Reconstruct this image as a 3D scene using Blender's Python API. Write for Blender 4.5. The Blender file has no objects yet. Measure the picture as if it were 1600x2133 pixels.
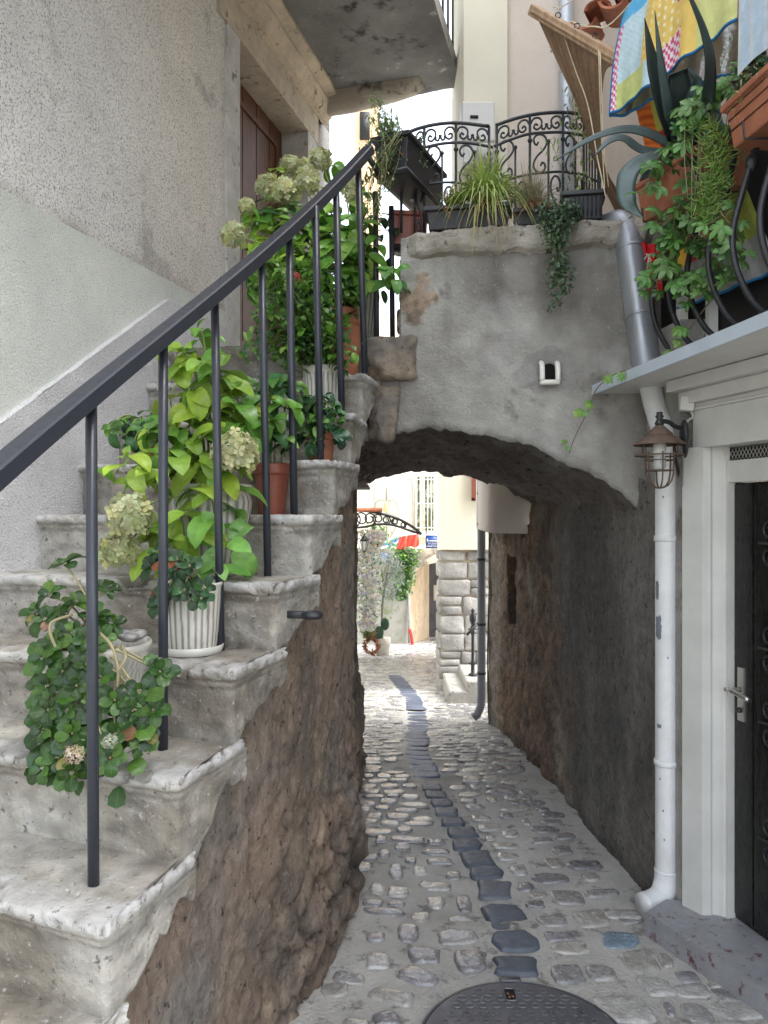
import bpy, math, random
import numpy as np
from mathutils import Vector as V, noise, Matrix
scene = bpy.context.scene
# ---------------- camera, sky, sun, exposure ----------------
cam_d = bpy.data.cameras.new("camera"); cam = bpy.data.objects.new("camera", cam_d)
scene.collection.objects.link(cam); scene.camera = cam
cam.location = (0, 0, 1.6); cam.rotation_euler = (math.radians(90), 0, 0)
cam_d.sensor_fit = 'HORIZONTAL'; cam_d.sensor_width = 36; cam_d.lens = 36
cam_d.clip_start = 0.02; cam_d.clip_end = 600
SUN_EL, SUN_AZ = math.radians(60), math.radians(105)      # azimuth from +Y towards +X
world = bpy.data.worlds.new("World"); scene.world = world; world.use_nodes = True
nt = world.node_tree; bg = nt.nodes['Background']
sky = nt.nodes.new('ShaderNodeTexSky'); sky.sky_type = 'NISHITA'; sky.sun_disc = False
sky.sun_elevation = SUN_EL; sky.sun_rotation = SUN_AZ
sky.air_density = 1.2; sky.dust_density = 2.5; sky.ozone_density = 0.6
hsv = nt.nodes.new('ShaderNodeHueSaturation'); hsv.inputs['Saturation'].default_value = 0.42
nt.links.new(sky.outputs[0], hsv.inputs['Color']); nt.links.new(hsv.outputs[0], bg.inputs[0])
bg.inputs[1].default_value = 0.15
sun_d = bpy.data.lights.new("sun", 'SUN'); sun_d.energy = 1.2; sun_d.angle = math.radians(38)
sun_d.color = (1.0, .985, .965)
sun = bpy.data.objects.new("sun", sun_d); scene.collection.objects.link(sun)
sdir = V((math.sin(SUN_AZ)*math.cos(SUN_EL), math.cos(SUN_AZ)*math.cos(SUN_EL), math.sin(SUN_EL)))
sun.rotation_euler = sdir.to_track_quat('Z', 'Y').to_euler(); sun.location = (0, 0, 12)
scene.view_settings.view_transform = 'Standard'; scene.view_settings.look = 'None'
scene.view_settings.exposure = 2.2; scene.view_settings.gamma = 1.0
scene.render.engine = 'CYCLES'
scene.cycles.max_bounces = 8; scene.cycles.diffuse_bounces = 5; scene.cycles.sample_clamp_indirect = 8
# ---------------- helpers ----------------
R = random.Random(7)
HZ = 1066.5
def P(px, py, d): return V(((px-800)/1600*d, d, 1.6-(py-HZ)/1600*d))
def PX(px, d): return (px-800)/1600*d
def PZ(py, d): return 1.6-(py-HZ)/1600*d
def zg(d): return -0.1*max(0.0, d-5.0)
def G(px, py):
    k = (py-HZ)/1600.0
    d = 1.6/k
    if d > 5: d = (1.6-0.5)/(k-0.1) if k > 0.1 else 60
    return V(((px-800)/1600*d, d, zg(d)))
def fb(p, s=1.0, o=4): return noise.fractal(V(p)*s, 0.9, 2.1, o)
def lerp(a, b, t): return a+(b-a)*t
def interp(x, xs, ys): return float(np.interp(x, xs, ys))
class MB:
    def __init__(s): s.v=[]; s.f=[]; s.c=[]; s.uv={}; s.m=[]; s.cur=0; s.col=(1,1,1)
    def vert(s, p, c=None): s.v.append(tuple(p)); s.c.append(c or s.col); return len(s.v)-1
    def face(s, idx, uv=None):
        s.f.append(tuple(idx)); s.m.append(s.cur)
        if uv: s.uv[len(s.f)-1]=uv
    def build(s, name, mat, parent=None, smooth=True, tag=None, edge=None):
        me = bpy.data.meshes.new(name); off = V((0,0,0))
        if parent is not None:
            q = parent; 
            while q is not None: off = off + q.location; q = q.parent
        me.from_pydata([(a-off.x, b-off.y, c-off.z) for a,b,c in s.v], [], s.f)
        for m in (mat if isinstance(mat, (list, tuple)) else [mat]): me.materials.append(m)
        me.polygons.foreach_set('material_index', s.m)
        me.polygons.foreach_set('use_smooth', [smooth]*len(s.f))
        ca = me.color_attributes.new('col', 'FLOAT_COLOR', 'POINT')
        arr = np.ones((len(s.v),4), dtype=np.float32); arr[:,:3] = np.array(s.c, dtype=np.float32).reshape(-1,3)
        ca.data.foreach_set('color', arr.ravel())
        if s.uv:
            ul = me.uv_layers.new(name='UVMap'); buf = np.zeros((len(me.loops),2), dtype=np.float32)
            for i, pl in enumerate(me.polygons):
                u = s.uv.get(i)
                if u: buf[pl.loop_start:pl.loop_start+len(u)] = u
            ul.data.foreach_set('uv', buf.ravel())
        if edge and smooth:
            me.set_sharp_from_angle(angle=math.radians(edge))
        me.update()
        o = bpy.data.objects.new(name, me); scene.collection.objects.link(o)
        if parent is not None: o.parent = parent
        if tag: settag(o, **tag)
        return o
    # shapes
    def hexa(s, P8):      # bottom 4 ccw, top 4 ccw
        i=[s.vert(p) for p in P8]
        for f in ((3,2,1,0),(4,5,6,7),(0,1,5,4),(1,2,6,5),(2,3,7,6),(3,0,4,7)): s.face([i[k] for k in f])
    def box(s, c, size, ax=None, bevel=0):
        c=V(c); ax = ax or (V((1,0,0)),V((0,1,0)),V((0,0,1)))
        a,b,d=[ax[k]*size[k]*.5 for k in range(3)]
        if bevel <= 0:
            s.hexa([c-a-b-d,c+a-b-d,c+a+b-d,c-a+b-d,c-a-b+d,c+a-b+d,c+a+b+d,c-a+b+d]); return
        n=[x.normalized()*bevel for x in (a,b,d)]
        rings=[]
        for z,ins in ((-1,1),(-1,0),(1,0),(1,1)):
            zz = d*z - (n[2]*z if not ins else n[2]*0)
            ia = n[0]*ins; ib = n[1]*ins
            A=a-ia; B=b-ib; r=[]
            for sx,sy in ((-1,-1),(1,-1),(1,1),(-1,1)):
                if ins: r.append(c+A*sx+B*sy+zz)
                else:
                    p1=c+(a-n[0])*sx+b*sy+zz; p2=c+a*sx+(b-n[1])*sy+zz
                    r += [p1,p2] if sx*sy<0 else [p2,p1]
            if ins: r=[q for q in r for _ in (0,1)]
            rings.append([s.vert(q) for q in r])
        for r1,r2 in zip(rings, rings[1:]):
            k=len(r1)
            for i in range(k): s.face([r1[i],r1[(i+1)%k],r2[(i+1)%k],r2[i]])
        s.face(rings[0][::-1]); s.face(rings[-1])
    def bar(s, p, q, w, h, up=V((0,0,1)), bevel=0):
        p=V(p); q=V(q); t=(q-p); L=t.length; t.normalize(); sd=t.cross(up)
        if sd.length<1e-5: sd=V((1,0,0))
        sd.normalize(); u=sd.cross(t)
        s.box((p+q)/2, (w,L,h), (sd,t,u), bevel)
    def prism(s, poly, z0, z1):
        b=[s.vert((x,y,z0)) for x,y in poly]; t=[s.vert((x,y,z1)) for x,y in poly]; n=len(b)
        s.face(b[::-1]); s.face(t)
        for i in range(n): s.face([b[i],b[(i+1)%n],t[(i+1)%n],t[i]])
    def tube(s, pts, r, seg=8, cap=True, closed=False, flat=1.0, cf=None):
        pts=[V(p) for p in pts]; n=len(pts); rr = r if isinstance(r,(list,tuple)) else [r]*n
        rings=[]; prev=None
        for i,p in enumerate(pts):
            if closed: t=pts[(i+1)%n]-pts[i-1]
            else: t=pts[min(i+1,n-1)]-pts[max(i-1,0)]
            if t.length<1e-9: t=V((0,0,1))
            t.normalize()
            if prev is None:
                a=V((0,0,1)) if abs(t.z)<.9 else V((1,0,0)); u=t.cross(a).normalized()
            else:
                u=prev-t*prev.dot(t)
                u = u.normalized() if u.length>1e-6 else t.orthogonal().normalized()
            prev=u; w=t.cross(u)
            if cf: s.col = cf(i/(n-1))
            rings.append([s.vert(p+u*math.cos(2*math.pi*k/seg)*rr[i]+w*math.sin(2*math.pi*k/seg)*rr[i]*flat) for k in range(seg)])
        m = n if closed else n-1
        for i in range(m):
            A,B=rings[i],rings[(i+1)%n]
            for k in range(seg): s.face([A[k],A[(k+1)%seg],B[(k+1)%seg],B[k]])
        if cap and not closed: s.face(rings[0][::-1]); s.face(rings[-1])
    def lathe(s, c, prof, seg=32, wob=0, rib=0, nrib=0, cap=True, ax=None, sx=1):
        c=V(c); rings=[]; ax = ax or (V((1,0,0)),V((0,1,0)),V((0,0,1)))
        for r,z in prof:
            ring=[]
            for k in range(seg):
                a=2*math.pi*k/seg; rr=r*(1+ (rib*abs(math.sin(a*nrib/2)) if nrib else 0))
                ring.append(s.vert(c+ax[0]*math.cos(a)*rr*sx+ax[1]*math.sin(a)*rr+ax[2]*z))
            rings.append(ring)
        for A,B in zip(rings,rings[1:]):
            for k in range(seg): s.face([A[k],A[(k+1)%seg],B[(k+1)%seg],B[k]])
        if cap:
            s.face(rings[0][::-1]); s.face(rings[-1])
    def grid(s, nu, nv, fn, colf=None, flip=False, uv=False):
        base=len(s.v)
        for j in range(nv):
            for i in range(nu):
                r=fn(i/(nu-1), j/(nv-1))
                p,c=(r if isinstance(r,tuple) else (r,None))
                s.vert(p,c)
        for j in range(nv-1):
            for i in range(nu-1):
                a=base+j*nu+i; q=[a,a+1,a+nu+1,a+nu]
                uu=[(i/(nu-1),j/(nv-1)),((i+1)/(nu-1),j/(nv-1)),((i+1)/(nu-1),(j+1)/(nv-1)),(i/(nu-1),(j+1)/(nv-1))]
                if flip: q=q[::-1]; uu=uu[::-1]
                s.face(q, uu if uv else None)
        return base
    def blob(s, c, rad, seg=10, rng=4, amp=.15, sc=3, ax=None, power=1.0, colf=None):
        c=V(c); ax = ax or (V((1,0,0)),V((0,1,0)),V((0,0,1))); rings=[]
        for j in range(rng+1):
            th=math.pi*j/rng; ring=[]
            for k in range(seg):
                a=2*math.pi*k/seg
                x=math.sin(th)*math.cos(a); y=math.sin(th)*math.sin(a); z=math.cos(th)
                if power!=1: x,y,z=[math.copysign(abs(q)**power,q) for q in (x,y,z)]
                p=c+ax[0]*x*rad[0]+ax[1]*y*rad[1]+ax[2]*z*rad[2]
                f=1+amp*noise.noise(p*sc)
                p=c+(p-c)*f
                ring.append(s.vert(p, colf(p) if colf else None))
                if j in (0,rng): break
            rings.append(ring)
        for j in range(rng):
            A,B=rings[j],rings[j+1]
            for k in range(seg):
                if len(A)==1: s.face([A[0],B[k],B[(k+1)%seg]])
                elif len(B)==1: s.face([A[k],B[0],A[(k+1)%seg]])
                else: s.face([A[k],B[k],B[(k+1)%seg],A[(k+1)%seg]])
def settag(o, label=None, cat=None, group=None, kind=None):
    if label: o['label']=label
    if cat: o['category']=cat
    if group: o['group']=group
    if kind: o['kind']=kind
def thing(name, label, cat, loc, group=None):
    o=bpy.data.objects.new(name, None); scene.collection.objects.link(o); o.location=loc
    o.empty_display_size=.1
    settag(o,label,cat,group); return o
def spline(pts, n=24):
    pts=[V(p) for p in pts]; out=[]
    q=[pts[0]*2-pts[1]]+pts+[pts[-1]*2-pts[-2]]
    for i in range(1,len(q)-2):
        for k in range(n):
            t=k/n; a,b,c,d=q[i-1],q[i],q[i+1],q[i+2]
            out.append(.5*((2*b)+(c-a)*t+(2*a-5*b+4*c-d)*t*t+(3*b-a-3*c+d)*t**3))
    out.append(pts[-1]); return out
# ---------------- materials ----------------
def N(m, t, **k):
    n=m.node_tree.nodes.new(t)
    for a,b in k.items(): setattr(n,a,b)
    return n
def mat(name, col=None, rough=.7, nscale=8, cvar=.25, bump=.3, bscale=60, bdist=.01, metal=0, spec=.5, trans=0,
        spots=None, spscale=40, spth=.62, streak=False, coat=0, rough_var=0, detail=6, attr=True, speck=None, brough=.65, bump2=None, sheen=0):
    m=bpy.data.materials.new(name); m.use_nodes=True; T=m.node_tree; L=T.links
    b=T.nodes['Principled BSDF']; b.inputs['Metallic'].default_value=metal
    b.inputs['Roughness'].default_value=rough; b.inputs['Specular IOR Level'].default_value=spec
    b.inputs['Coat Weight'].default_value=coat; b.inputs['Coat Roughness'].default_value=.1
    tc=N(m,'ShaderNodeTexCoord'); mp=N(m,'ShaderNodeMapping'); L.new(tc.outputs['Object'],mp.inputs[0])
    if streak: mp.inputs['Scale'].default_value=(1,1,.22 if streak is True else streak)
    at=N(m,'ShaderNodeAttribute',attribute_name='col')
    if col is not None:
        mx=N(m,'ShaderNodeMix',data_type='RGBA',blend_type='MULTIPLY'); mx.inputs[0].default_value=1
        mx.inputs[6].default_value=(*col,1); L.new(at.outputs['Color'],mx.inputs[7]); c=mx.outputs[2]
    else: c=at.outputs['Color']
    n1=N(m,'ShaderNodeTexNoise'); n1.inputs['Scale'].default_value=nscale; n1.inputs['Detail'].default_value=detail; n1.inputs['Roughness'].default_value=.65
    L.new(mp.outputs[0],n1.inputs['Vector'])
    mr=N(m,'ShaderNodeMapRange'); mr.inputs[1].default_value=.25; mr.inputs[2].default_value=.75
    mr.inputs[3].default_value=1-cvar; mr.inputs[4].default_value=1+cvar; L.new(n1.outputs[0],mr.inputs[0])
    mu=N(m,'ShaderNodeMix',data_type='RGBA',blend_type='MULTIPLY'); mu.inputs[0].default_value=1
    L.new(c,mu.inputs[6]); cb=N(m,'ShaderNodeCombineColor'); 
    for i in range(3): L.new(mr.outputs[0],cb.inputs[i])
    L.new(cb.outputs[0],mu.inputs[7]); c=mu.outputs[2]
    def over(c, color, scale, th, soft=.05, det=4, streaky=False):
        n=N(m,'ShaderNodeTexNoise'); n.inputs['Scale'].default_value=scale; n.inputs['Detail'].default_value=det; n.inputs['Roughness'].default_value=.7
        L.new(mp.outputs[0],n.inputs['Vector'])
        r=N(m,'ShaderNodeMapRange'); r.inputs[1].default_value=th-soft; r.inputs[2].default_value=th+soft; L.new(n.outputs[0],r.inputs[0])
        x=N(m,'ShaderNodeMix',data_type='RGBA'); L.new(r.outputs[0],x.inputs[0]); L.new(c,x.inputs[6]); x.inputs[7].default_value=(*color,1)
        return x.outputs[2]
    if spots: c=over(c,spots,spscale,spth)
    if speck: c=over(c,speck[0],speck[1],speck[2],speck[3] if len(speck)>3 else .04)
    L.new(c,b.inputs['Base Color'])
    if rough_var:
        r=N(m,'ShaderNodeMapRange'); r.inputs[1].default_value=.3; r.inputs[2].default_value=.7
        r.inputs[3].default_value=max(.03,rough-rough_var); r.inputs[4].default_value=min(1,rough+rough_var)
        n=N(m,'ShaderNodeTexNoise'); n.inputs['Scale'].default_value=nscale*1.7; n.inputs['Detail'].default_value=5
        L.new(mp.outputs[0],n.inputs['Vector']); L.new(n.outputs[0],r.inputs[0]); L.new(r.outputs[0],b.inputs['Roughness'])
    if bump:
        n2=N(m,'ShaderNodeTexNoise'); n2.inputs['Scale'].default_value=bscale; n2.inputs['Detail'].default_value=5; n2.inputs['Roughness'].default_value=brough
        L.new(mp.outputs[0],n2.inputs['Vector'])
        bp=N(m,'ShaderNodeBump'); bp.inputs['Strength'].default_value=bump; bp.inputs['Distance'].default_value=bdist
        L.new(n2.outputs[0],bp.inputs['Height']); 
        if bump2:
            v=N(m,'ShaderNodeTexVoronoi'); v.inputs['Scale'].default_value=bump2[0]; L.new(mp.outputs[0],v.inputs['Vector'])
            b2=N(m,'ShaderNodeBump'); b2.inputs['Strength'].default_value=bump2[1]; b2.inputs['Distance'].default_value=bump2[2]
            L.new(v.outputs['Distance'],b2.inputs['Height']); L.new(bp.outputs[0],b2.inputs['Normal']); L.new(b2.outputs[0],b.inputs['Normal'])
        else: L.new(bp.outputs[0],b.inputs['Normal'])
    if trans:
        tr=N(m,'ShaderNodeBsdfTranslucent'); L.new(c,tr.inputs['Color']); ms=N(m,'ShaderNodeMixShader'); ms.inputs[0].default_value=trans
        out=T.nodes['Material Output']; L.new(b.outputs[0],ms.inputs[1]); L.new(tr.outputs[0],ms.inputs[2]); L.new(ms.outputs[0],out.inputs[0])
    return m
M={}
M['roughcast']=mat('roughcast',None,.9,5,.10,.9,110,.010,streak=False,speck=((.24,.225,.21),120,.575,.07),bump2=(170,.5,.005),spots=(.50,.48,.45),spscale=2.5,spth=.62)
M['green_render']=mat('green_render',None,.9,3,.12,1.0,120,.009,speck=((.33,.35,.31),150,.62,.06),bump2=(200,.4,.004))
M['string']=mat('string_plaster',None,.9,4,.10,1.0,110,.010,speck=((.34,.33,.34),120,.62,.06),bump2=(140,.5,.006))
M['step']=mat('step_stone',None,.85,18,.22,.9,70,.008,spots=(.11,.10,.085),spscale=42,spth=.64,speck=((.52,.51,.49),48,.66,.05),rough_var=.08)
M['rubble']=mat('rubble_wall',None,.93,20,.45,1.0,60,.026,spots=(.030,.025,.022),spscale=34,spth=.64,streak=.8,speck=((.30,.25,.20),60,.64,.05),brough=.78,bump2=(48,.45,.010))
M['plaster']=mat('grey_plaster',None,.85,5,.30,.9,75,.012,speck=((.46,.44,.40),80,.66,.05),spots=(.13,.12,.10),spscale=3.2,spth=.66,rough_var=.1)
M['vault']=mat('vault_rubble',None,.9,12,.45,1.0,40,.03,spots=(.02,.018,.016),spscale=22,spth=.62)
M['cap']=mat('cap_stone',None,.9,9,.22,.9,45,.015,spots=(.12,.105,.085),spscale=18,spth=.63)
M['mortar']=mat('alley_mortar',None,.62,4,.26,.9,60,.010,rough_var=.22,spots=(.17,.16,.145),spscale=9,spth=.60,speck=((.45,.43,.39),70,.66,.05))
M['cobble']=mat('cobble_stone',None,.22,22,.35,.9,38,.010,rough_var=.18,speck=((.46,.45,.43),45,.64,.04),coat=.6,spec=.65)
M['slate']=mat('gutter_slate',None,.5,22,.18,.4,90,.004,rough_var=.14,speck=((.2,.21,.22),60,.7,.05))
M['iron']=mat('black_iron',(.022,.023,.026),.38,40,.3,.25,150,.002,rough_var=.12,spots=(.07,.035,.02),spscale=24,spth=.72)
M['rail']=mat('painted_rail',(.030,.034,.046),.36,30,.10,.05,140,.001,rough_var=.06,speck=((.06,.06,.065),200,.78,.03))
M['whitepaint']=mat('white_paint',(.70,.70,.67),.45,4,.06,.2,30,.002,speck=((.12,.11,.10),34,.735,.01),rough_var=.12)
M['whitepipe']=mat('white_pipe_paint',(.74,.75,.75),.42,6,.16,.1,20,.002,speck=((.17,.19,.22),11,.735,.01))
M['creampaint']=mat('cream_paint',(.60,.595,.565),.5,5,.12,.3,40,.003,speck=((.16,.15,.13),26,.735,.012),rough_var=.1)
M['zinc']=mat('zinc_pipe',(.40,.425,.46),.42,9,.28,.1,40,.002,metal=.6,rough_var=.15,streak=True)
M['zincl']=mat('pale_zinc_pipe',(.5,.54,.6),.4,9,.15,.1,40,.002,metal=.4)
M['wood']=mat('weathered_wood',(.42,.28,.17),.75,30,.4,.5,90,.004,streak=True)
M['wooddoor']=mat('brown_door_wood',(.105,.040,.020),.55,26,.45,.4,70,.003,streak=True,spots=(.16,.06,.03),spscale=16,spth=.6)
M['stonetrim']=mat('door_stone',None,.85,8,.26,.6,60,.006,spots=(.15,.12,.09),spscale=14,spth=.64)
M['concrete']=mat('soffit_concrete',None,.9,2.5,.38,.6,30,.012,spots=(.045,.045,.045),spscale=3.4,spth=.60,speck=((.4,.39,.37),5,.66,.03))
M['beige']=mat('beige_render',(.68,.605,.53),.9,3,.07,.6,110,.006,speck=((.34,.27,.23),120,.70,.05))
M['cream']=mat('cream_render',(.76,.73,.60),.9,2,.05,.3,80,.004)
M['white_render']=mat('white_render',(.82,.81,.75),.9,2,.05,.3,80,.004)
M['ochre']=mat('ochre_render',(.80,.56,.34),.9,2,.08,.3,80,.004)
M['tan']=mat('tan_render',(.62,.48,.32),.9,2.2,.28,.4,60,.006,spots=(.42,.36,.27),spscale=3,spth=.58)
M['greyconc']=mat('pier_concrete',(.40,.40,.36),.9,2.5,.3,.4,60,.006,spots=(.27,.30,.18),spscale=4,spth=.58)
M['ashlar']=mat('ashlar_stone',None,.9,9,.22,.9,38,.02)
M['terra']=mat('terracotta',(.36,.135,.075),.75,14,.22,.2,60,.002,spots=(.55,.33,.24),spscale=20,spth=.68)
M['dkterra']=mat('red_brown_plastic',(.27,.075,.045),.45,14,.15,.1,60,.002)
M['blackpl']=mat('black_plastic',(.018,.018,.022),.45,14,.2,.1,60,.002)
M['ceramic']=mat('ceramic',None,.22,30,.08,.05,60,.001,spec=.6,coat=.3)
M['soil']=mat('potting_soil',(.05,.035,.025),.95,40,.5,1,120,.01)
M['dark']=mat('dark_interior',(.012,.011,.010),.6,6,.3,.2,60,.002)
M['blackdoor']=mat('black_door_paint',(.013,.013,.012),.28,30,.3,.2,60,.002,streak=True,rough_var=.1)
M['threshold']=mat('threshold_paint',(.265,.268,.28),.5,9,.22,.4,50,.004,spots=(.11,.03,.03),spscale=22,spth=.615,speck=((.45,.45,.47),30,.68,.03),rough_var=.15)
M['cast']=mat('cast_iron_cover',None,.42,20,.2,.4,90,.003,metal=.35,rough_var=.12)
M['rust']=mat('rusty_metal',(.13,.085,.06),.75,24,.4,.4,80,.003,spots=(.06,.045,.04),spscale=30,spth=.58)
M['glass']=mat('frosted_lamp_glass',(.55,.57,.55),.15,10,.05,0,10,0,spec=.7,coat=.5)
M['chrome']=mat('brushed_metal',(.55,.54,.50),.3,20,.1,.1,60,.001,metal=.85)
M['tile']=mat('roof_tile',(.42,.15,.08),.85,14,.3,.4,60,.004)
M['net']=mat('brown_mesh_cloth',(.33,.22,.14),.8,60,.3,.4,180,.002,trans=.35)
M['cloth']=mat('cloth',None,.85,20,.14,.55,26,.012,trans=.12,bump2=(240,.25,.002))
M['silver']=mat('silver_backing',(.42,.42,.41),.28,9,.35,.8,12,.02,metal=.7)
M['rope']=mat('cord',(.75,.66,.45),.8,50,.2,0)
M['cable']=mat('black_cable',(.02,.02,.022),.5,50,.2,0)
M['wreath']=mat('dried_wreath',None,.8,50,.3,.2)
M['redplastic']=mat('red_plastic',(.55,.04,.03),.5,50,.1,0)
M['paintsign']=mat('sign_enamel',None,.35,50,.05,0)
def leaf_material():
    m=mat('leaf',None,.34,28,.30,.25,70,.002,trans=.30,rough_var=.08)
    T=m.node_tree; L=T.links; b=T.nodes['Principled BSDF']
    # veins from UV: midrib + side veins
    uv=N(m,'ShaderNodeUVMap'); sp=N(m,'ShaderNodeSeparateXYZ'); L.new(uv.outputs[0],sp.inputs[0])
    def mth(op,a,bv=None,cv=None):
        n=N(m,'ShaderNodeMath',operation=op)
        for i,x in enumerate((a,bv,cv)):
            if x is None: continue
            if isinstance(x,(int,float)): n.inputs[i].default_value=x
            else: L.new(x,n.inputs[i])
        return n.outputs[0]
    u=mth('ABSOLUTE',mth('SUBTRACT',sp.outputs[0],.5)); v=sp.outputs[1]
    mid=mth('LESS_THAN',u,.022)
    s=mth('FRACT',mth('MULTIPLY',mth('SUBTRACT',v,mth('MULTIPLY',u,.75)),7.0))
    side=mth('LESS_THAN',s,.13)
    k=mth('MAXIMUM',mid,mth('MULTIPLY',side,.55))
    src=b.inputs['Base Color'].links[0].from_socket
    mx=N(m,'ShaderNodeMix',data_type='RGBA'); L.new(mth('MULTIPLY',k,.45),mx.inputs[0]); L.new(src,mx.inputs[6]); 
    br=N(m,'ShaderNodeMix',data_type='RGBA',blend_type='ADD'); br.inputs[0].default_value=1; L.new(src,br.inputs[6]); br.inputs[7].default_value=(.10,.12,.04,1)
    L.new(br.outputs[2],mx.inputs[7]); L.new(mx.outputs[2],b.inputs['Base Color'])
    for n in T.nodes:
        if n.bl_idname=='ShaderNodeBsdfTranslucent': L.new(mx.outputs[2],n.inputs['Color'])
    return m
M['leaf']=leaf_material()
M['petal']=mat('petal',None,.6,60,.15,.1,60,.001,trans=.3)
M['blade']=mat('grass_blade',None,.5,60,.12,.0,60,.001,trans=.25)
M['agave']=mat('agave_leaf',None,.45,30,.15,.15,40,.002)
M['stem']=mat('plant_stem',None,.6,40,.2,.2)
# ================= SETTING: ground, paving =================
D1, RUN, RISE, ZOFF = 1.49, .251, .2, -.01
STEPX = {-3:-.85,-2:-.775,-1:-.70,0:-.622,1:-.545,2:-.468,3:-.392,4:-.315,5:-.236,6:-.172,7:-.116,8:-.085,9:-.022,10:.02}
def sd(n): return D1+RUN*(n-1)
def sz(n): return 1.6+RISE*(n-5)+ZOFF
def corner(n): return V((STEPX[n], sd(n), sz(n)))
_ds=[sd(n) for n in sorted(STEPX)]; _xs=[STEPX[n] for n in sorted(STEPX)]
def edgeX(d): return interp(d,_ds,_xs)
def rwallX(d): return interp(d,[3.0,3.23,4.95,6.2],[1.12,1.10,.925,.85])
def ground():
    mb=MB()
    xs=np.concatenate([[-200,-60],np.linspace(-8,-.9,12),np.linspace(-.8,1.6,60),np.linspace(1.8,8,12),[60,200]])
    ds=np.concatenate([np.linspace(-3,1.8,14),np.linspace(1.9,6.5,110),np.linspace(6.7,18,50),np.linspace(20,60,10),[100,300]])
    for d in ds:
        for x in xs:
            h=zg(d)+.008*fb((x,d,0),1.3)+.004*fb((x,d,3),9)
            if -.5<x<1.2 and 3<d<7: h+= -.02*math.exp(-((x-.35)/.25)**2)
            k=.5+.5*fb((x,d,7),1.1,3); 
            c=(.42,.405,.37); c=tuple(q*(.72+.50*k)*(1+.35*max(0,min(1,(d-5.5)/1.5))) for q in c)  # mortar lightens up the lane: courtyard glare painted into the colour
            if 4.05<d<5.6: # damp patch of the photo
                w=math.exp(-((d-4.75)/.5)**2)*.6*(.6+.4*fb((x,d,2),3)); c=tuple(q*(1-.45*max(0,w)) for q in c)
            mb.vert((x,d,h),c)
    nx=len(xs)
    for j in range(len(ds)-1):
        for i in range(nx-1): a=j*nx+i; mb.face([a,a+1,a+nx+1,a+nx])
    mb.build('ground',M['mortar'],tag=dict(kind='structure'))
ground()
MAN=V((PX(1060,2.6),2.60-.325,0))
def gz(x,d): 
    h=zg(d)+.008*fb((x,d,0),1.3)
    if -.5<x<1.2 and 3<d<7: h+= -.02*math.exp(-((x-.35)/.25)**2)
    return h
stones=[]  # x,d,rx,ry,rot
def stone_mesh(mb,x,y,rx,ry,rot,hgt,col,sq=.72,seg=14):
    base=gz(x,y); slope=-.1 if y>5 else 0
    ca,sa=math.cos(rot),math.sin(rot); cs=V((x*7.3,y*5.1,0)); rings=[]
    tilt=(R.uniform(-.04,.04),R.uniform(-.04,.04))
    for (f,h) in ((1.05,-.05),(1.0,.35),(.95,.80),(.86,1.0),(.55,1.06),(.22,1.03)):
        ring=[]
        for k in range(seg):
            a=2*math.pi*k/seg; cx=math.copysign(abs(math.cos(a))**sq,math.cos(a)); cy=math.copysign(abs(math.sin(a))**sq,math.sin(a))
            w=1+.28*noise.noise(V((cx*1.6,cy*1.6,0))+cs*1.7)
            lx=cx*rx*f*w; ly=cy*ry*f*w
            X=x+lx*ca-ly*sa; Y=y+lx*sa+ly*ca
            z=base+slope*(Y-y)+hgt*h*(1+.25*noise.noise(V((X*22,Y*22,1))))+tilt[0]*lx+tilt[1]*ly+(.004*noise.noise(V((X*50,Y*50,2))) if h>.5 else 0)
            ring.append(mb.vert((X,Y,z),col))
        rings.append(ring)
    for A,B in zip(rings,rings[1:]):
        for k in range(seg): mb.face([A[k],A[(k+1)%seg],B[(k+1)%seg],B[k]])
    mb.face(rings[-1])
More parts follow.
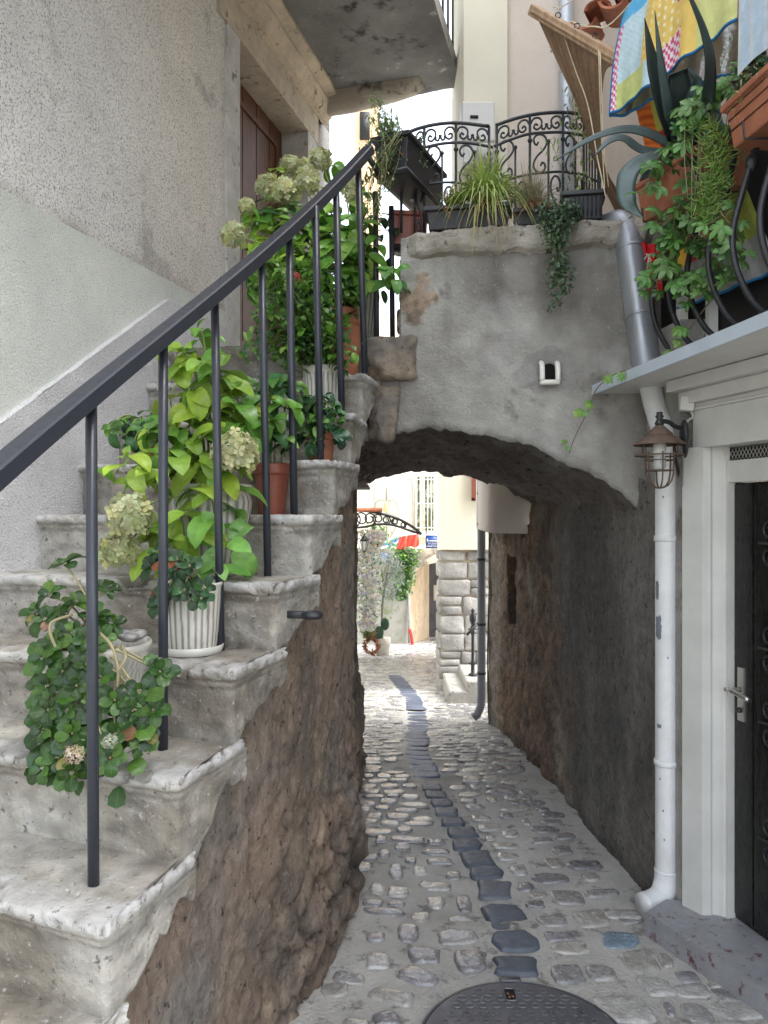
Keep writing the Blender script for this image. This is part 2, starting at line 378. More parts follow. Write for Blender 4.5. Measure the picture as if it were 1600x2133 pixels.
def cobbles():
    gut=[(1074,2017,84,38),(1071,1965,88,40),(1056,1908,86,54),(1032,1849,64,34),(1012,1814,64,24),(995,1785,62,30),(972,1755,58,22),(962,1730,58,20),(944,1708,46,16),(930,1688,46,15),(920,1670,42,14),(908,1652,42,15),(899,1636,40,13)]
    mb=MB(); gcol=[(.085,.10,.125),(.075,.09,.11),(.10,.11,.135),(.12,.13,.15)]
    glist=[]
    for (px,py,w,h) in gut:
        c=G(px,py); n=G(px,py-h/2); f=G(px,py+h/2); rx=w/2/1600*c.y*1.02; ry=abs(n.y-f.y)/2*1.06
        glist.append((c.x,c.y,rx,ry)); stone_mesh(mb,c.x,c.y,rx,ry,R.uniform(-.08,.08),.014,R.choice(gcol),sq=.38,seg=20)
    path=[(893,1622),(886,1605),(878,1585),(868,1560),(866,1530),(868,1505),(868,1480),(862,1462),(852,1445),(840,1430),(830,1418),(822,1408)]
    pw=[G(*p) for p in path]; pw=spline(pw,12); acc=0; last=pw[0]
    stp=.112; 
    for q in pw[1:]:
        acc+=(q-last).length
        if acc>stp:
            acc=0; glist.append((q.x,q.y,.085,.055)); stone_mesh(mb,q.x,q.y,.088,.058,R.uniform(-.06,.06),.006,tuple(c*q for c,q in zip(R.choice(gcol),(1.0,1.1,1.35))),sq=.4,seg=12)
        last=q
    mb.build('slate_gutter',M['slate'],tag=dict(kind='structure'))
    Z=2.2857
    near=[(390,1455,190,70,-.5),(200,1380,110,70,0),(420,1355,140,66,0),(640,1380,150,105,0),(345,1245,105,85,0),(580,1270,190,66,0),(400,1160,90,50,0),(605,1175,140,58,0),(290,1100,80,25,0),(475,1080,80,60,0),(610,1080,68,78,0),(470,1000,150,42,0),(285,945,66,66,0),(400,935,75,38,0),(560,950,66,38,0),(355,885,55,33,0),(495,885,120,28,0),(230,860,50,36,0),(315,828,75,36,0),(265,1545,210,66,-.3),(240,1650,120,60,0),(190,1265,90,46,0),(215,795,50,34,0),(480,797,80,22,0),(480,845,130,26,0),(295,1040,95,50,0),
     (870,940,76,44,0),(1025,985,160,44,0),(1100,1075,155,66,0),(950,1105,90,32,0),(1030,1190,136,46,0),(1220,1180,165,74,0),(1065,1270,145,46,0),(1110,1318,175,56,0),(1355,1282,175,70,0),(1450,1385,160,95,.3),(1100,1445,150,86,0),(1265,1440,135,76,0),(1525,1500,150,92,0),(1370,1610,255,130,0),(905,1020,72,38,-.3),(820,875,100,32,0),(1075,850,88,38,0),(980,805,105,26,0),(830,770,78,32,0),(735,785,48,22,0),(810,825,115,26,0),(730,735,108,30,0),(690,690,96,22,0),(742,605,50,26,0),(660,637,98,22,0),(628,605,78,22,0),(1215,980,80,36,0),(810,685,60,22,0),(905,715,30,30,0),(1570,1380,60,60,0),(1590,1610,40,60,0)]
    mb=MB(); lst=[]
    cols=[(.27,.26,.25),(.21,.205,.205),(.31,.295,.265),(.36,.34,.305),(.22,.21,.22),(.38,.37,.345),(.17,.165,.17)]
    for (zx,zy,w,h,r) in near:
        px=700+zx/Z; py=1400+zy/Z; w/=Z; h/=Z
        c=G(px,py); n=G(px,py-h/2); f=G(px,py+h/2); rx=w/2/1600*c.y; ry=min(abs(n.y-f.y)/2,.11)
        col=R.choice(cols)
        if (zx,zy)==(1355,1282): col=(.16,.22,.28)
        lst.append((c.x,c.y,rx,ry)); stone_mesh(mb,c.x,c.y,rx,ry,r,.009,col,sq=.56,seg=18)
    allr=[(a,b,c,d) for a,b,c,d in lst+glist]
    def ok(x,d,rx,ry):
        if (V((x,d,0))-MAN).length<.40+rx*.6: return False
        for a,b,c,e in allr:
            if abs(x-a)<(rx+c)*.98 and abs(d-b)<(ry+e)*1.0: return False
        return True
    # rows further up the lane
    d=1.2
    while d<17:
        ry=R.uniform(.030,.048)*(1 if d<8 else 1.3); x=-1.5 if d>5 else -1.0
        xm=1.5 if d<3 else (rwallX(d)-.04 if d<6.2 else 3.4)
        if d>5.5: x=-2.5
        while x<xm:
            rx=R.uniform(.035,.095)*(1 if d<8 else 1.3); cx=x+rx; cy=d+R.uniform(-.02,.02)
            lx = edgeX(d)-.02 if d<3.35 else -.2
            if d<5: good = cx-rx>lx and cx+rx<xm
            else: good=True
            if d<2.5 and R.random()<.3: good=False
            if good and ok(cx,cy,rx,ry):
                stone_mesh(mb,cx,cy,rx,ry*R.uniform(.8,1.1),R.uniform(-.15,.15),R.uniform(.005,.010),tuple(min(.6,q*(1 if cy<5.5 else 1.45)) for q in R.choice(cols)),sq=.62,seg=10 if d<7 else 7)  # far stones paler: the bright courtyard light is put into their colour
            x+=(2*rx if good else rx)+R.uniform(.006,.022)
        d+=2*ry+R.uniform(.004,.014)
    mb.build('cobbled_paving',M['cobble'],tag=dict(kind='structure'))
cobbles()
def manhole():
    root=thing('manhole_cover','round cast iron manhole cover with raised squares and rings in the alley','manhole cover',MAN)
    c=MAN; r=.325; z0=.008
    ci=(.115,.115,.125)
    mb=MB(); mb.col=ci
    mb.lathe((c.x,c.y,z0),[(r*1.0,-.03),(r*1.0,.004),(r*.975,.006),(r*.972,.001),(r*.96,.001),(r*.955,.007),(.001,.007)],96)
    mb.build('plate',M['cast'],root,edge=30)
    mb=MB(); mb.col=(.10,.10,.11)
    mb.box((c.x+.005,c.y+r+.002,z0+.006),(.07,.022,.012),bevel=.002); mb.build('lug',M['cast'],root)
    mb=MB(); mb.col=(.14,.14,.15); zz=z0+.0085
    sl=V((PX(1063,2.52),PX(0,0)+2.52,0))
    for j in range(-7,8):
        for i in range(-7,8):
            x=i*.042+(.021 if j%2 else 0); y=j*.038
            if math.hypot(x,y)>r*.88: continue
            p=c+V((x,y,0))
            if abs(p.x-sl.x)<.028 and abs(p.y-sl.y)<.05: continue
            if j in (6,) or (j==5 and 1): ring=True
            else: ring=False
            tx = (j==4 and abs(x)>.035 and (-.16<x<-.04 or .10<x<.2)) or (j in (2,) and (-.12<x<-.02 or .0<x<.08))
            if tx: continue
            if ring:
                mb.tube([p+V((math.cos(a)*.015,math.sin(a)*.012,zz)) for a in np.linspace(0,2*math.pi,17)[:-1]],.0018,6,closed=True)
            else:
                for (dx,dy,w,h) in ((0,.0085,.020,.003),(0,-.0085,.020,.003),(.0085,0,.003,.016),(-.0085,0,.003,.016)):
                    mb.box((p.x+dx,p.y+dy,zz),(w,h,.004))
    mb.build('raised_pattern',M['cast'],root,smooth=False)
    mb=MB(); mb.col=(.03,.025,.02); mb.box((sl.x,sl.y,z0+.0078),(.030,.056,.002)); mb.build('slot_cavity',M['soil'],root)
    mb=MB(); mb.col=(.13,.13,.14)
    pts=[]
    for a in np.linspace(0,2*math.pi,33)[:-1]:
        cx=math.copysign(abs(math.cos(a))**.4,math.cos(a)); cy=math.copysign(abs(math.sin(a))**.4,math.sin(a)); pts.append((sl.x+cx*.019,sl.y+cy*.032,z0+.009))
    mb.tube(pts,.003,6,closed=True); mb.build('slot_rim',M['cast'],root)
    for k in range(4):
        mb=MB()
    mb=MB()
    for k in range(5): mb.blob((sl.x+R.uniform(-.01,.01),sl.y-.012+R.uniform(-.012,.02),z0+.010),(.005,.005,.003),6,4)
    mb.col=(1,1,1); mb.build('fallen_petals',mat('rust_petals',(.16,.07,.04),.8,30,.3,0),root)
    for txt,x,y,s in (('purator',-.162,.142,.034),('EN 124',.102,.138,.034),('Well',-.115,.067,.034),('K',.012,.067,.034)):
        cu=bpy.data.curves.new('t','FONT'); cu.body=txt; cu.size=s; cu.extrude=.002; ob=bpy.data.objects.new('t',cu); scene.collection.objects.link(ob)
        dg=bpy.context.evaluated_depsgraph_get(); me=bpy.data.meshes.new_from_object(ob.evaluated_get(dg)); bpy.data.objects.remove(ob)
        ca=me.color_attributes.new('col','FLOAT_COLOR','POINT'); ca.data.foreach_set('color',[.15,.15,.16,1]*len(me.vertices))
        me.materials.clear(); me.materials.append(M['cast']); o=bpy.data.objects.new('lettering',me); scene.collection.objects.link(o); o.parent=root; o.location=(x,y,zz)
manhole()
# ================= STAIRCASE =================
def UFn(n): a=math.radians(interp(n,[-2,1,2,3,4,6,8,9],[24,23,21,19.5,18.5,16.5,15,13])); return V((-math.cos(a),math.sin(a),0))   # along a front edge, away from the corner
def wallX(d): return -1.24+.27*(d-3.05)
WDIR=V((.27,1,0)).normalized(); WN=V((WDIR.y,-WDIR.x,0))      # into the lane
def side_dir(n):
    a=corner(n); b=corner(min(n+1,10)); v=V((b.x-a.x,b.y-a.y,0)); return v.normalized()
def front_len(n):
    c=corner(n); UF=UFn(n)
    t=(c.x+1.24-.27*(c.y-3.05))/(.27*UF.y-UF.x)
    return t
def stone_col(p, wear=0):
    k=fb(p,3.2,4); k2=fb((p[0]+5,p[1],p[2]),14,3)
    base=V((.38,.36,.32)).lerp(V((.215,.19,.155)),min(1,max(0,.42+1.3*k)))
    k3=fb((p[0],p[1],p[2]*2.2+4),11,4); base=base*(1+.45*k3)
    w=min(1,max(0,wear*1.1+.55*k2-.30*(1-wear)))
    return tuple(base.lerp(V((.53,.525,.52)),w*.7))
def build_step(n, root, rough=False):
    c=corner(n); UF=UFn(n); V2=side_dir(n); fl=front_len(n)+.03; z=c.z; bl=RUN+.09
    NS=.030
    # outline samples: (front point, back point, outward normal)
    fN=V((-UF.y,UF.x,0)); fN = fN if fN.y<0 else -fN      # normal of front face, to viewer
    sN=V((V2.y,-V2.x,0)); sN= sN if sN.x>0 else -sN
    S=[]; r=.026
    a=V((c.x,c.y,0)); det=UF.dot(fN)*V2.dot(sN)-V2.dot(fN)*UF.dot(sN)
    def ao(o):      # mitred corner: outward offset o in front, less on the side
        q=o*.55 if o<0 else o; al=(o*V2.dot(sN)-V2.dot(fN)*q)/det; be=(UF.dot(fN)*q-o*UF.dot(sN))/det; return a+UF*al+V2*be
    m=max(8,int(fl/.012))
    for i in range(m): S.append((UF*(fl-(fl-r)*i/(m-1)),0,fN))
    for k in range(1,8):
        f=k/8; S.append((UF*r*(1-f)**2+V2*r*f**2,.0001,(fN*(1-f)+sN*f).normalized()))
    m2=int(bl/.012)
    for i in range(m2): t=r+(bl-r)*i/(m2-1); S.append((V2*t,t,sN))
    ns=len(S); mb=MB(); rows=[]
    def addrow(fn, o):
        A0=ao(o); row=[]
        for (off,t,nn) in S:
            p,wear=fn(A0+off,t,nn)
            lump=.0036*fb(p,6,3)+.0030*fb(p,40,3)
            chip=(max(0,fb((p[0]+3,p[1],p[2]*.6),14,4)-.24)*.045+max(0,fb((p[0]+7,p[1],p[2]),30,3)-.18)*.028)*min(1,wear*1.3)
            p=p+nn*(lump-chip)+V((0,0,lump*.7-chip*.9))
            row.append(mb.vert(p, stone_col(p,wear*(1-min(1,chip*60)))))
        rows.append(row)
    bk=a+UF*r+V2*bl
    for k in range(11):
        f=k/11
        def top(q,t,nn,f=f):
            B=(q+V2*bl) if t==0 else bk
            return V((lerp(B.x,q.x,f),lerp(B.y,q.y,f),z)), .12+(.65 if f>.80 else 0)+.25*max(0,fb((q.x,q.y*1.0+f,n),5,2))
        addrow(top,-.018)
    for (o,dz,w) in ((-.010,-.001,.85),(-.004,-.003,.9),(0,-.008,.85),(.002,-.015,.7),(.001,-.022,.6),(-.004,-.029,.4),(-.010,-.033,.15),(-.015,-.036,.05),(-.016,-.043,.25),(-.018,-.050,.15),(-.024,-.055,0)):
        addrow(lambda q,t,nn,dz=dz,w=w:(V((q.x,q.y,z+dz)),w),o)
    nr=16
    for k in range(1,nr+1):
        f=k/nr
        def fn(q,t,nn,f=f):
            zb=-(RISE+.03)
            if t>0: zb=-(RISE+.03)+(RISE*.62)*min(1,(t/RUN))**1.15+.045*fb((t*2.5,n*3.7,0),4,3)
            dz=lerp(-.056,zb,f); return V((q.x,q.y,z+dz)),(.30 if f<.10 else 0.06)+.35*max(0,fb((q.x,q.y,z+dz+9),7,3))
        addrow(fn,-.027-.004*f)
    addrow(lambda q,t,nn:(V((q.x-nn.x*.06,q.y-nn.y*.06,z-(RISE+.035)+((RISE*.62)*min(1,t/RUN)**1.15 if t>0 else 0))),0),-.03)
    for A,Bv in zip(rows,rows[1:]):
        for k in range(ns-1): mb.face([A[k],Bv[k],Bv[k+1],A[k+1]])
    mb.build('step',M['step'],root,edge=None)
stair=thing('staircase','worn grey stone staircase with rounded nosings climbing past the brown door','staircase',(-.6,1.5,0))
for n in range(-2,9): build_step(n,stair)
# landing slab (rough)
def landing():
    mb=MB()
    c=corner(9); UF=UFn(9); UA=math.radians(13)
    fl=front_len(9)+.03
    a=V((c.x+.0,c.y-.02,0)); V2=V((.16,.99,0)).normalized()
    nrm=V((-UF.y,UF.x,0)); nrm = nrm if nrm.y<0 else -nrm
    S=[]; m=int(fl/.02)
    for i in range(m): S.append((a+UF*(fl*(1-i/(m-1))),nrm))
    sN=V((V2.y,-V2.x,0)); L=.28
    for k in range(1,5): S.append((a+V2*(.005*k)+nrm*0,(nrm*(1-k/5)+sN*k/5).normalized()))
    for i in range(14): S.append((a+V2*(.03+L*i/13),sN))
    rows=[]
    ctr=a+UF*fl*.5+V2*1.0
    for (o,dz) in [(-.02,0),(0,-.008),(.003,-.03),(0,-.05),(-.01,-.07),(-.012,-.10),(-.015,-.13),(-.02,-.16),(-.025,-.19),(-.03,-.215)]:
        row=[]
        for f,nn in S:
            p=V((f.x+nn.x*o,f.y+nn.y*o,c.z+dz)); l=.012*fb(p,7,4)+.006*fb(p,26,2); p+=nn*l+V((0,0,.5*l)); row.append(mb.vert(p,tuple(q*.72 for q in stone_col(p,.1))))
        rows.append(row)
    for A,B in zip(rows,rows[1:]):
        for k in range(len(S)-1): mb.face([A[k],B[k],B[k+1],A[k+1]])
    mb.build('landing_edge',M['step'],stair)
    mb=MB()
    W=.35
    def fn(u,v):
        x0=wallX(3.3+v*2)-.02
        y=3.52+v*1.9-.0; 
        xl=wallX(y)-.03; xr=c.x-.02+.16*(y-3.5)
        p=V((lerp(xl,xr,u), y+ (1-u)*(front_len(9)*math.sin(UA))*(1-v), c.z+.002)); p.z+=.004*fb(p,8); return p,stone_col(p,.1)
    mb.grid(40,50,fn); mb.build('landing_floor',M['step'],stair)
landing()
# rubble wall carrying the stair, turning into the passage
def stair_wall():
    mb=MB()
    pts=[]; d=.6
    while d<3.30: pts.append(V((edgeX(d)-.052,d,0))); d+=.0125
    pe=pts[-1]
    cx=pe.x-.06; 
    for k in range(1,10):
        a=math.pi*.5*k/9*.93; pts.append(V((pe.x-.07*(1-math.cos(a)), pe.y+.07*math.sin(a),0)))
    q=pts[-1]; m=90; end=V((-.17,4.95,0))
    for k in range(1,m): pts.append(V((lerp(q.x,end.x,(k/m)**.5 if 0 else min(1,k/m)),lerp(q.y,4.95,k/m),0)))
    NZ=190; rows=[]
    cum=0
    for j in range(NZ+1):
        row=[]
        for i,p in enumerate(pts):
            t=pts[min(i+1,len(pts)-1)]-pts[max(i-1,0)]; t.normalize(); nn=V((t.y,-t.x,0))
            nstep=int(math.floor((p.y-.055-D1)/RUN))+1
            if p.y<3.36: top=sz(min(9,nstep))-.05
            else: top=1.98
            top=max(top,.05)
            z=lerp(-.04,top,j/NZ) if top<2 else lerp(-.04,top,j/NZ)
            z=(j/NZ)*2.45-.04
            z=min(z,top)
            q3=V((p.x,p.y,z))
            # stone relief, stronger at the foot near the far end
            s=V((p.x*0+i*.0125*5.5, z*8.5, 0)); w=V((fb(q3,3,2),fb(q3+V((4,0,0)),3,2),0))*.5
            dist,vp=noise.voronoi(s+w); e=min(1,(dist[1]-dist[0])*2.6); cr=noise.noise(vp[0]*7.3)*1.6; ct=noise.noise(vp[0]*5.1+V((9,0,0)))*1.6
            low=max(0,min(1,(.88-z-.30*max(0,2.9-p.y)+.22*fb((p.x,p.y,z),2.1,2))/.62))*max(.10,min(1,(p.y-1.9)/.6))
            off=low*(.030*(min(e*2.6,1)-.8)+.022*cr+.010*((s+w)-vp[0]).x)+.038*low*low + .010*low*fb(q3,9,4)+.013*fb(q3,2.2,4)*(.5+low)+.006*fb((p.x,p.y,z*.85),15,4)+.0060*fb(q3,46,2)
            hole=max(0,fb((p.x*1,p.y*1,z*.75+3),15,3)-.34)*.07; off-=hole
            pos=q3+nn*off
            k=fb((p.x,p.y,z*.7),2.6,4); k2=fb((p.x+9,p.y,z*.7),9,4)
            c=V((.34,.24,.175)).lerp(V((.21,.165,.13)),min(1,max(0,.5+1.1*k)))
            c=c.lerp(V((.36,.27,.19)),min(.85,max(0,k2*1.3)))
            g=min(1,max(0,fb((p.x,p.y+7,z),1.5,3)*1.4+.15*low)); c=c.lerp(V((.25,.235,.215)),g*.85)
            if low>.15: c=c*(1-low)+c*low*(.42+.62*min(1,e*2.4))*(1+.35*ct)
            row.append(mb.vert(pos,tuple(c)))
        rows.append(row)
    for A,B in zip(rows,rows[1:]):
        for k in range(len(pts)-1):
            if mb.v[A[k]][2]>=mb.v[B[k]][2]-1e-5 and abs(mb.v[A[k]][2]-mb.v[B[k]][2])<1e-6 and abs(mb.v[A[k+1]][2]-mb.v[B[k+1]][2])<1e-6: continue
            mb.face([A[k],A[k+1],B[k+1],B[k]])
    mb.build('stone_wall',M['rubble'],tag=dict(label='brown rubble stone wall carrying the staircase and turning into the passage',cat='wall'))
stair_wall()
# ================= LEFT HOUSE =================
lh=thing('house','grey roughcast house on the left with a pale green base and a brown door','house',(-1.6,3,0))
def wallpt(d,s,z): 
    p=V((wallX(d),d,z)); return p+WN*s
def wall_patch(name,matn,d0,d1,z0,z1,s,colf,nu=120,nv=90,ztopf=None,amp=.004):
    mb=MB()
    def fn(u,v):
        d=lerp(d0,d1,u); zt=ztopf(d) if ztopf else z1; z=lerp(z0,zt,v); p=wallpt(d,s,z); o=amp*fb(p,3,3)+amp*.35*fb(p,26,3); p+=WN*o
        return p,colf(p,d,z)
    mb.grid(nu,nv,fn); return mb.build(name,M[matn],lh)
def c_up(p,d,z):
    k=fb(p,.9,3); c=V((.88,.865,.84)).lerp(V((.74,.725,.70)),min(1,max(0,.5+k)))
    wst=math.exp(-((d-3.9)/.36)**2)*(.55+.3*fb((d*2,z*.4,0),2,3)); c=c.lerp(V((.82,.75,.64)),max(0,min(1,wst)))
    edge=max(0,1-(z-2.725)/.07); c=c.lerp(V((.33,.29,.22)),.6*edge*(.6+.8*fb(p,9,2)))
    return tuple(c)
def c_gr(p,d,z): k=fb(p,1.1,3); return tuple(V((.74,.765,.715)).lerp(V((.65,.675,.63)),min(1,max(0,.5+k))))
def c_st(p,d,z):
    k=fb(p,1.5,3); c=V((.74,.73,.745)).lerp(V((.60,.59,.605)),min(1,max(0,.5+k)))
    return tuple(c)
wall_patch('upper_wall','roughcast',-1.5,4.335,2.72,9,-.006,c_up,240,200)
wall_patch('lower_wall','green_render',-1.5,4.335,-.02,2.73,0,c_gr,200,120)
def zst(d): return min(2.627, 1.92+(d-2.68)*.68)
wall_patch('string_course','string',.2,4.33,-.02,0,.022,c_st,220,110,ztopf=zst,amp=.006)
mb=MB()   # top edge of the string course
pts=[d for d in np.linspace(.2,4.33,160)]
rows=[]
for s_ in (.022,.016,-.01):
    rows.append([mb.vert(wallpt(d,s_,zst(d)+(.006 if s_<.02 else 0)+.004*fb((d,0,0),12,2)),(.72,.71,.72)) for d in pts])
for A,B in zip(rows,rows[1:]):
    for k in range(len(pts)-1): mb.face([A[k],A[k+1],B[k+1],B[k]])
mb.build('string_course_edge',M['string'],lh)
# wall beyond the door and above it, and house returns
mb=MB()
def wbox(mb,d0,d1,s0,s1,z0,z1):
    a=wallpt(d0,s1,0);b=wallpt(d1,s1,0);c=wallpt(d1,s0,0);e=wallpt(d0,s0,0)
    mb.hexa([V((q.x,q.y,z0)) for q in (e,a,b,c)]+[V((q.x,q.y,z1)) for q in (e,a,b,c)])
mb.col=(.5,.48,.45)
DL,DR=4.495,5.577; DT=4.365; DB=2.545
wbox(mb,4.335,6.09,-.40,-.012,4.60,9)
wbox(mb,5.74,6.09,-.40,-.012,2.0,4.60)
mb.build('rear_wall',M['roughcast'],lh)
mb=MB(); mb.col=(.47,.45,.42)
for (d0,d1,s0,s1,z0,z1) in ((4.335,DL,-.30,.008,2.38,DT+.0),(DR,5.74,-.30,.008,2.38,DT)):
    mb=MB(); mb.col=(.50,.49,.47); wbox(mb,d0,d1,s0,s1,z0,z1); mb.build('door_jamb',M['stonetrim'],lh,smooth=False)
mb=MB(); mb.col=(.50,.43,.34)
wbox(mb,4.24,5.78,-.30,.010,DT+.002,DT+.20)
mb.build('lintel',M['stonetrim'],lh,smooth=False)
mb=MB()                                                     # moulded cornice
prof=[(.010,.20),(.04,.205),(.045,.235),(.065,.245),(.09,.29),(.10,.30),(.10,.325),(.15,.335),(.165,.345),(.165,.368),(-.2,.368)]
rows=[]
for d in np.linspace(3.7,5.90,60):
    row=[]
    for s_,z_ in prof:
        p=wallpt(d,s_,DT+z_-.0); p+=WN*.004*fb(p,9,3); k=.5+.5*fb(p,4,3); row.append(mb.vert(p,tuple(V((.56,.47,.36))*(.8+.3*k))))
    rows.append(row)
for A,B in zip(rows,rows[1:]):
    for k in range(len(prof)-1): mb.face([A[k],A[k+1],B[k+1],B[k]])
mb.face(rows[-1][::-1]); mb.face(rows[0])
mb.build('cornice',M['stonetrim'],lh,edge=35)
mb=MB(); mb.col=(.34,.33,.31); wbox(mb,DL-.03,DR+.03,-.30,.02,DB-.10,DB); mb.build('threshold_stone',M['stonetrim'],lh,smooth=False)
door=None
mb=MB()
wbox(mb,DL,DR,-.235,-.20,DB,DT)
for k in range(5):
    d0=DL+.02+(DR-DL-.04)*k/5; wbox(mb,d0+.006,d0+(DR-DL-.04)/5-.006,-.20,-.193,DB+.05,DT)
door=mb.build('door',M['wooddoor'],lh,smooth=False)
mb=MB()
for (a,b,c,d_) in ((DL+.10,DR-.10,DB+.12,DB+.62),(DL+.10,DR-.10,DB+.78,DT-.12)):
    wbox(mb,a,a+.035,-.193,-.178,c,d_); wbox(mb,b-.035,b,-.193,-.178,c,d_); wbox(mb,a+.035,b-.035,-.193,-.178,c,c+.035); wbox(mb,a+.035,b-.035,-.193,-.178,d_-.035,d_)
mb.build('panel_moulding',M['wooddoor'],door,smooth=False)
# house body behind
mb=MB(); mb.col=(.45,.44,.42)
a=wallpt(-1.5,-.42,0); b=wallpt(6.09,-.42,0)
mb.hexa([V((-5,-1.5,-.02)),V((a.x,-1.5,-.02)),V((b.x,6.09,-.02)),V((-5,6.09,-.02)),V((-5,-1.5,9)),V((a.x,-1.5,9)),V((b.x,6.09,9)),V((-5,6.09,9))])
mb.build('body',M['roughcast'],lh,smooth=False)
# balcony
def balcony():
    z0=4.74; mb=MB(); proj=1.06
    def fn(u,v):
        d=lerp(1.0,5.96,u); s_=lerp(0,proj,v); p=wallpt(d,s_,z0); p.y-=.0
        p.z+=.012*fb(p,2.2,3)+.004*fb(p,12,3)
        k=.5+.5*fb(p,1.6,4); c=V((.27,.265,.255)).lerp(V((.17,.165,.16)),k); e=max(0,(s_-.80)/.26); c=c.lerp(V((.10,.095,.09)),.55*e)
        return p,tuple(c)
    mb.grid(150,50,fn)
    t=.115
    for (d0,d1,s0,s1) in ((1.0,5.96,proj,proj),(5.96,5.96,proj,0)):
        def f2(u,v,d0=d0,d1=d1,s0=s0,s1=s1):
            p=wallpt(lerp(d0,d1,u),lerp(s0,s1,u)+.0,z0+t*v+ .0); 
            if v<.05: p.z+=.012*fb(V((p.x,p.y,z0)),2.2,3)+.004*fb(V((p.x,p.y,z0)),12,3)
            return p,(.33,.32,.30)
        mb.grid(80,6,f2)
    a,b,c,d=wallpt(1,0,z0+t),wallpt(5.96,0,z0+t),wallpt(5.96,proj,z0+t),wallpt(1,proj,z0+t)
    i=[mb.vert(q,(.4,.39,.37)) for q in (a,b,c,d)]; mb.face(i)
    bal=thing('balcony','stained grey concrete balcony slab with a black iron rail above the brown door','balcony',wallpt(3,0.3,z0))
    mb.build('slab',M['concrete'],bal,edge=40)
    mb=MB()                                             # rounded corbel where the slab meets the far end
    rows=[]
    for s_ in np.linspace(0,.80,30):
        h=.13*(1-(s_/.80)**2)**.5+.01
        row=[]
        for k in range(9):
            a=math.pi*k/8; p=wallpt(5.84-.10*math.cos(a),s_,z0-h*math.sin(a)+.005); p+=V((0,0,.006*fb(p,8,3))); row.append(mb.vert(p,(.42,.37,.31)))
        rows.append(row)
    for A,B in zip(rows,rows[1:]):
        for k in range(8): mb.face([A[k],A[k+1],B[k+1],B[k]])
    mb.face(rows[-1]); mb.build('corbel',M['concrete'],bal)
    for k in range(26):
        mb=MB(); d=1.2+k*.188; p=wallpt(d,proj-.05,z0+t); mb.tube([p,p+V((0,0,.95))],.009,6); mb.build('baluster',M['iron'],bal)
    mb=MB(); mb.bar(wallpt(1.1,proj-.05,z0+t+.96),wallpt(5.94,proj-.05,z0+t+.96),.04,.02); mb.build('top_rail',M['iron'],bal)
balcony()
# ================= BRIDGE OVER THE PASSAGE =================
ARX=[790,840,890,940,1000,1050,1100,1150,1200,1250,1300,1345,1400]; ARY=[915,902,893,898,905,915,930,950,975,1000,1030,1066,1120]
BRX=[745,757,800,880,950,1000,1050,1100,1140]; BRY=[1012,1003,992,978,988,995,1012,1045,1075]
def faceD(x): return 3.50-.19*x
_fx=[];_fz=[]
for a,b in zip(ARX,ARY):
    r=(a-800)/1600; d=3.5/(1+.19*r); _fx.append(r*d); _fz.append(PZ(b,d))
_fx=[-.2]+_fx; _fz=[_fz[0]-.01]+_fz
_bx=[PX(a,4.95) for a in BRX]; _bz=[PZ(b,4.95) for b in BRY]
def archF(x): 
    z=interp(x,_fx,_fz); return z+.020*fb((x*1.0,1,0),7,3)+.012*fb((x,5,0),30,2)
def archB(x): return interp(x,_bx,_bz)+.014*fb((x,3,0),8,3)
br=thing('bridge_wall','grey plastered bridge wall over the arched passage with a rough stone parapet','bridge',(.5,3.6,2))
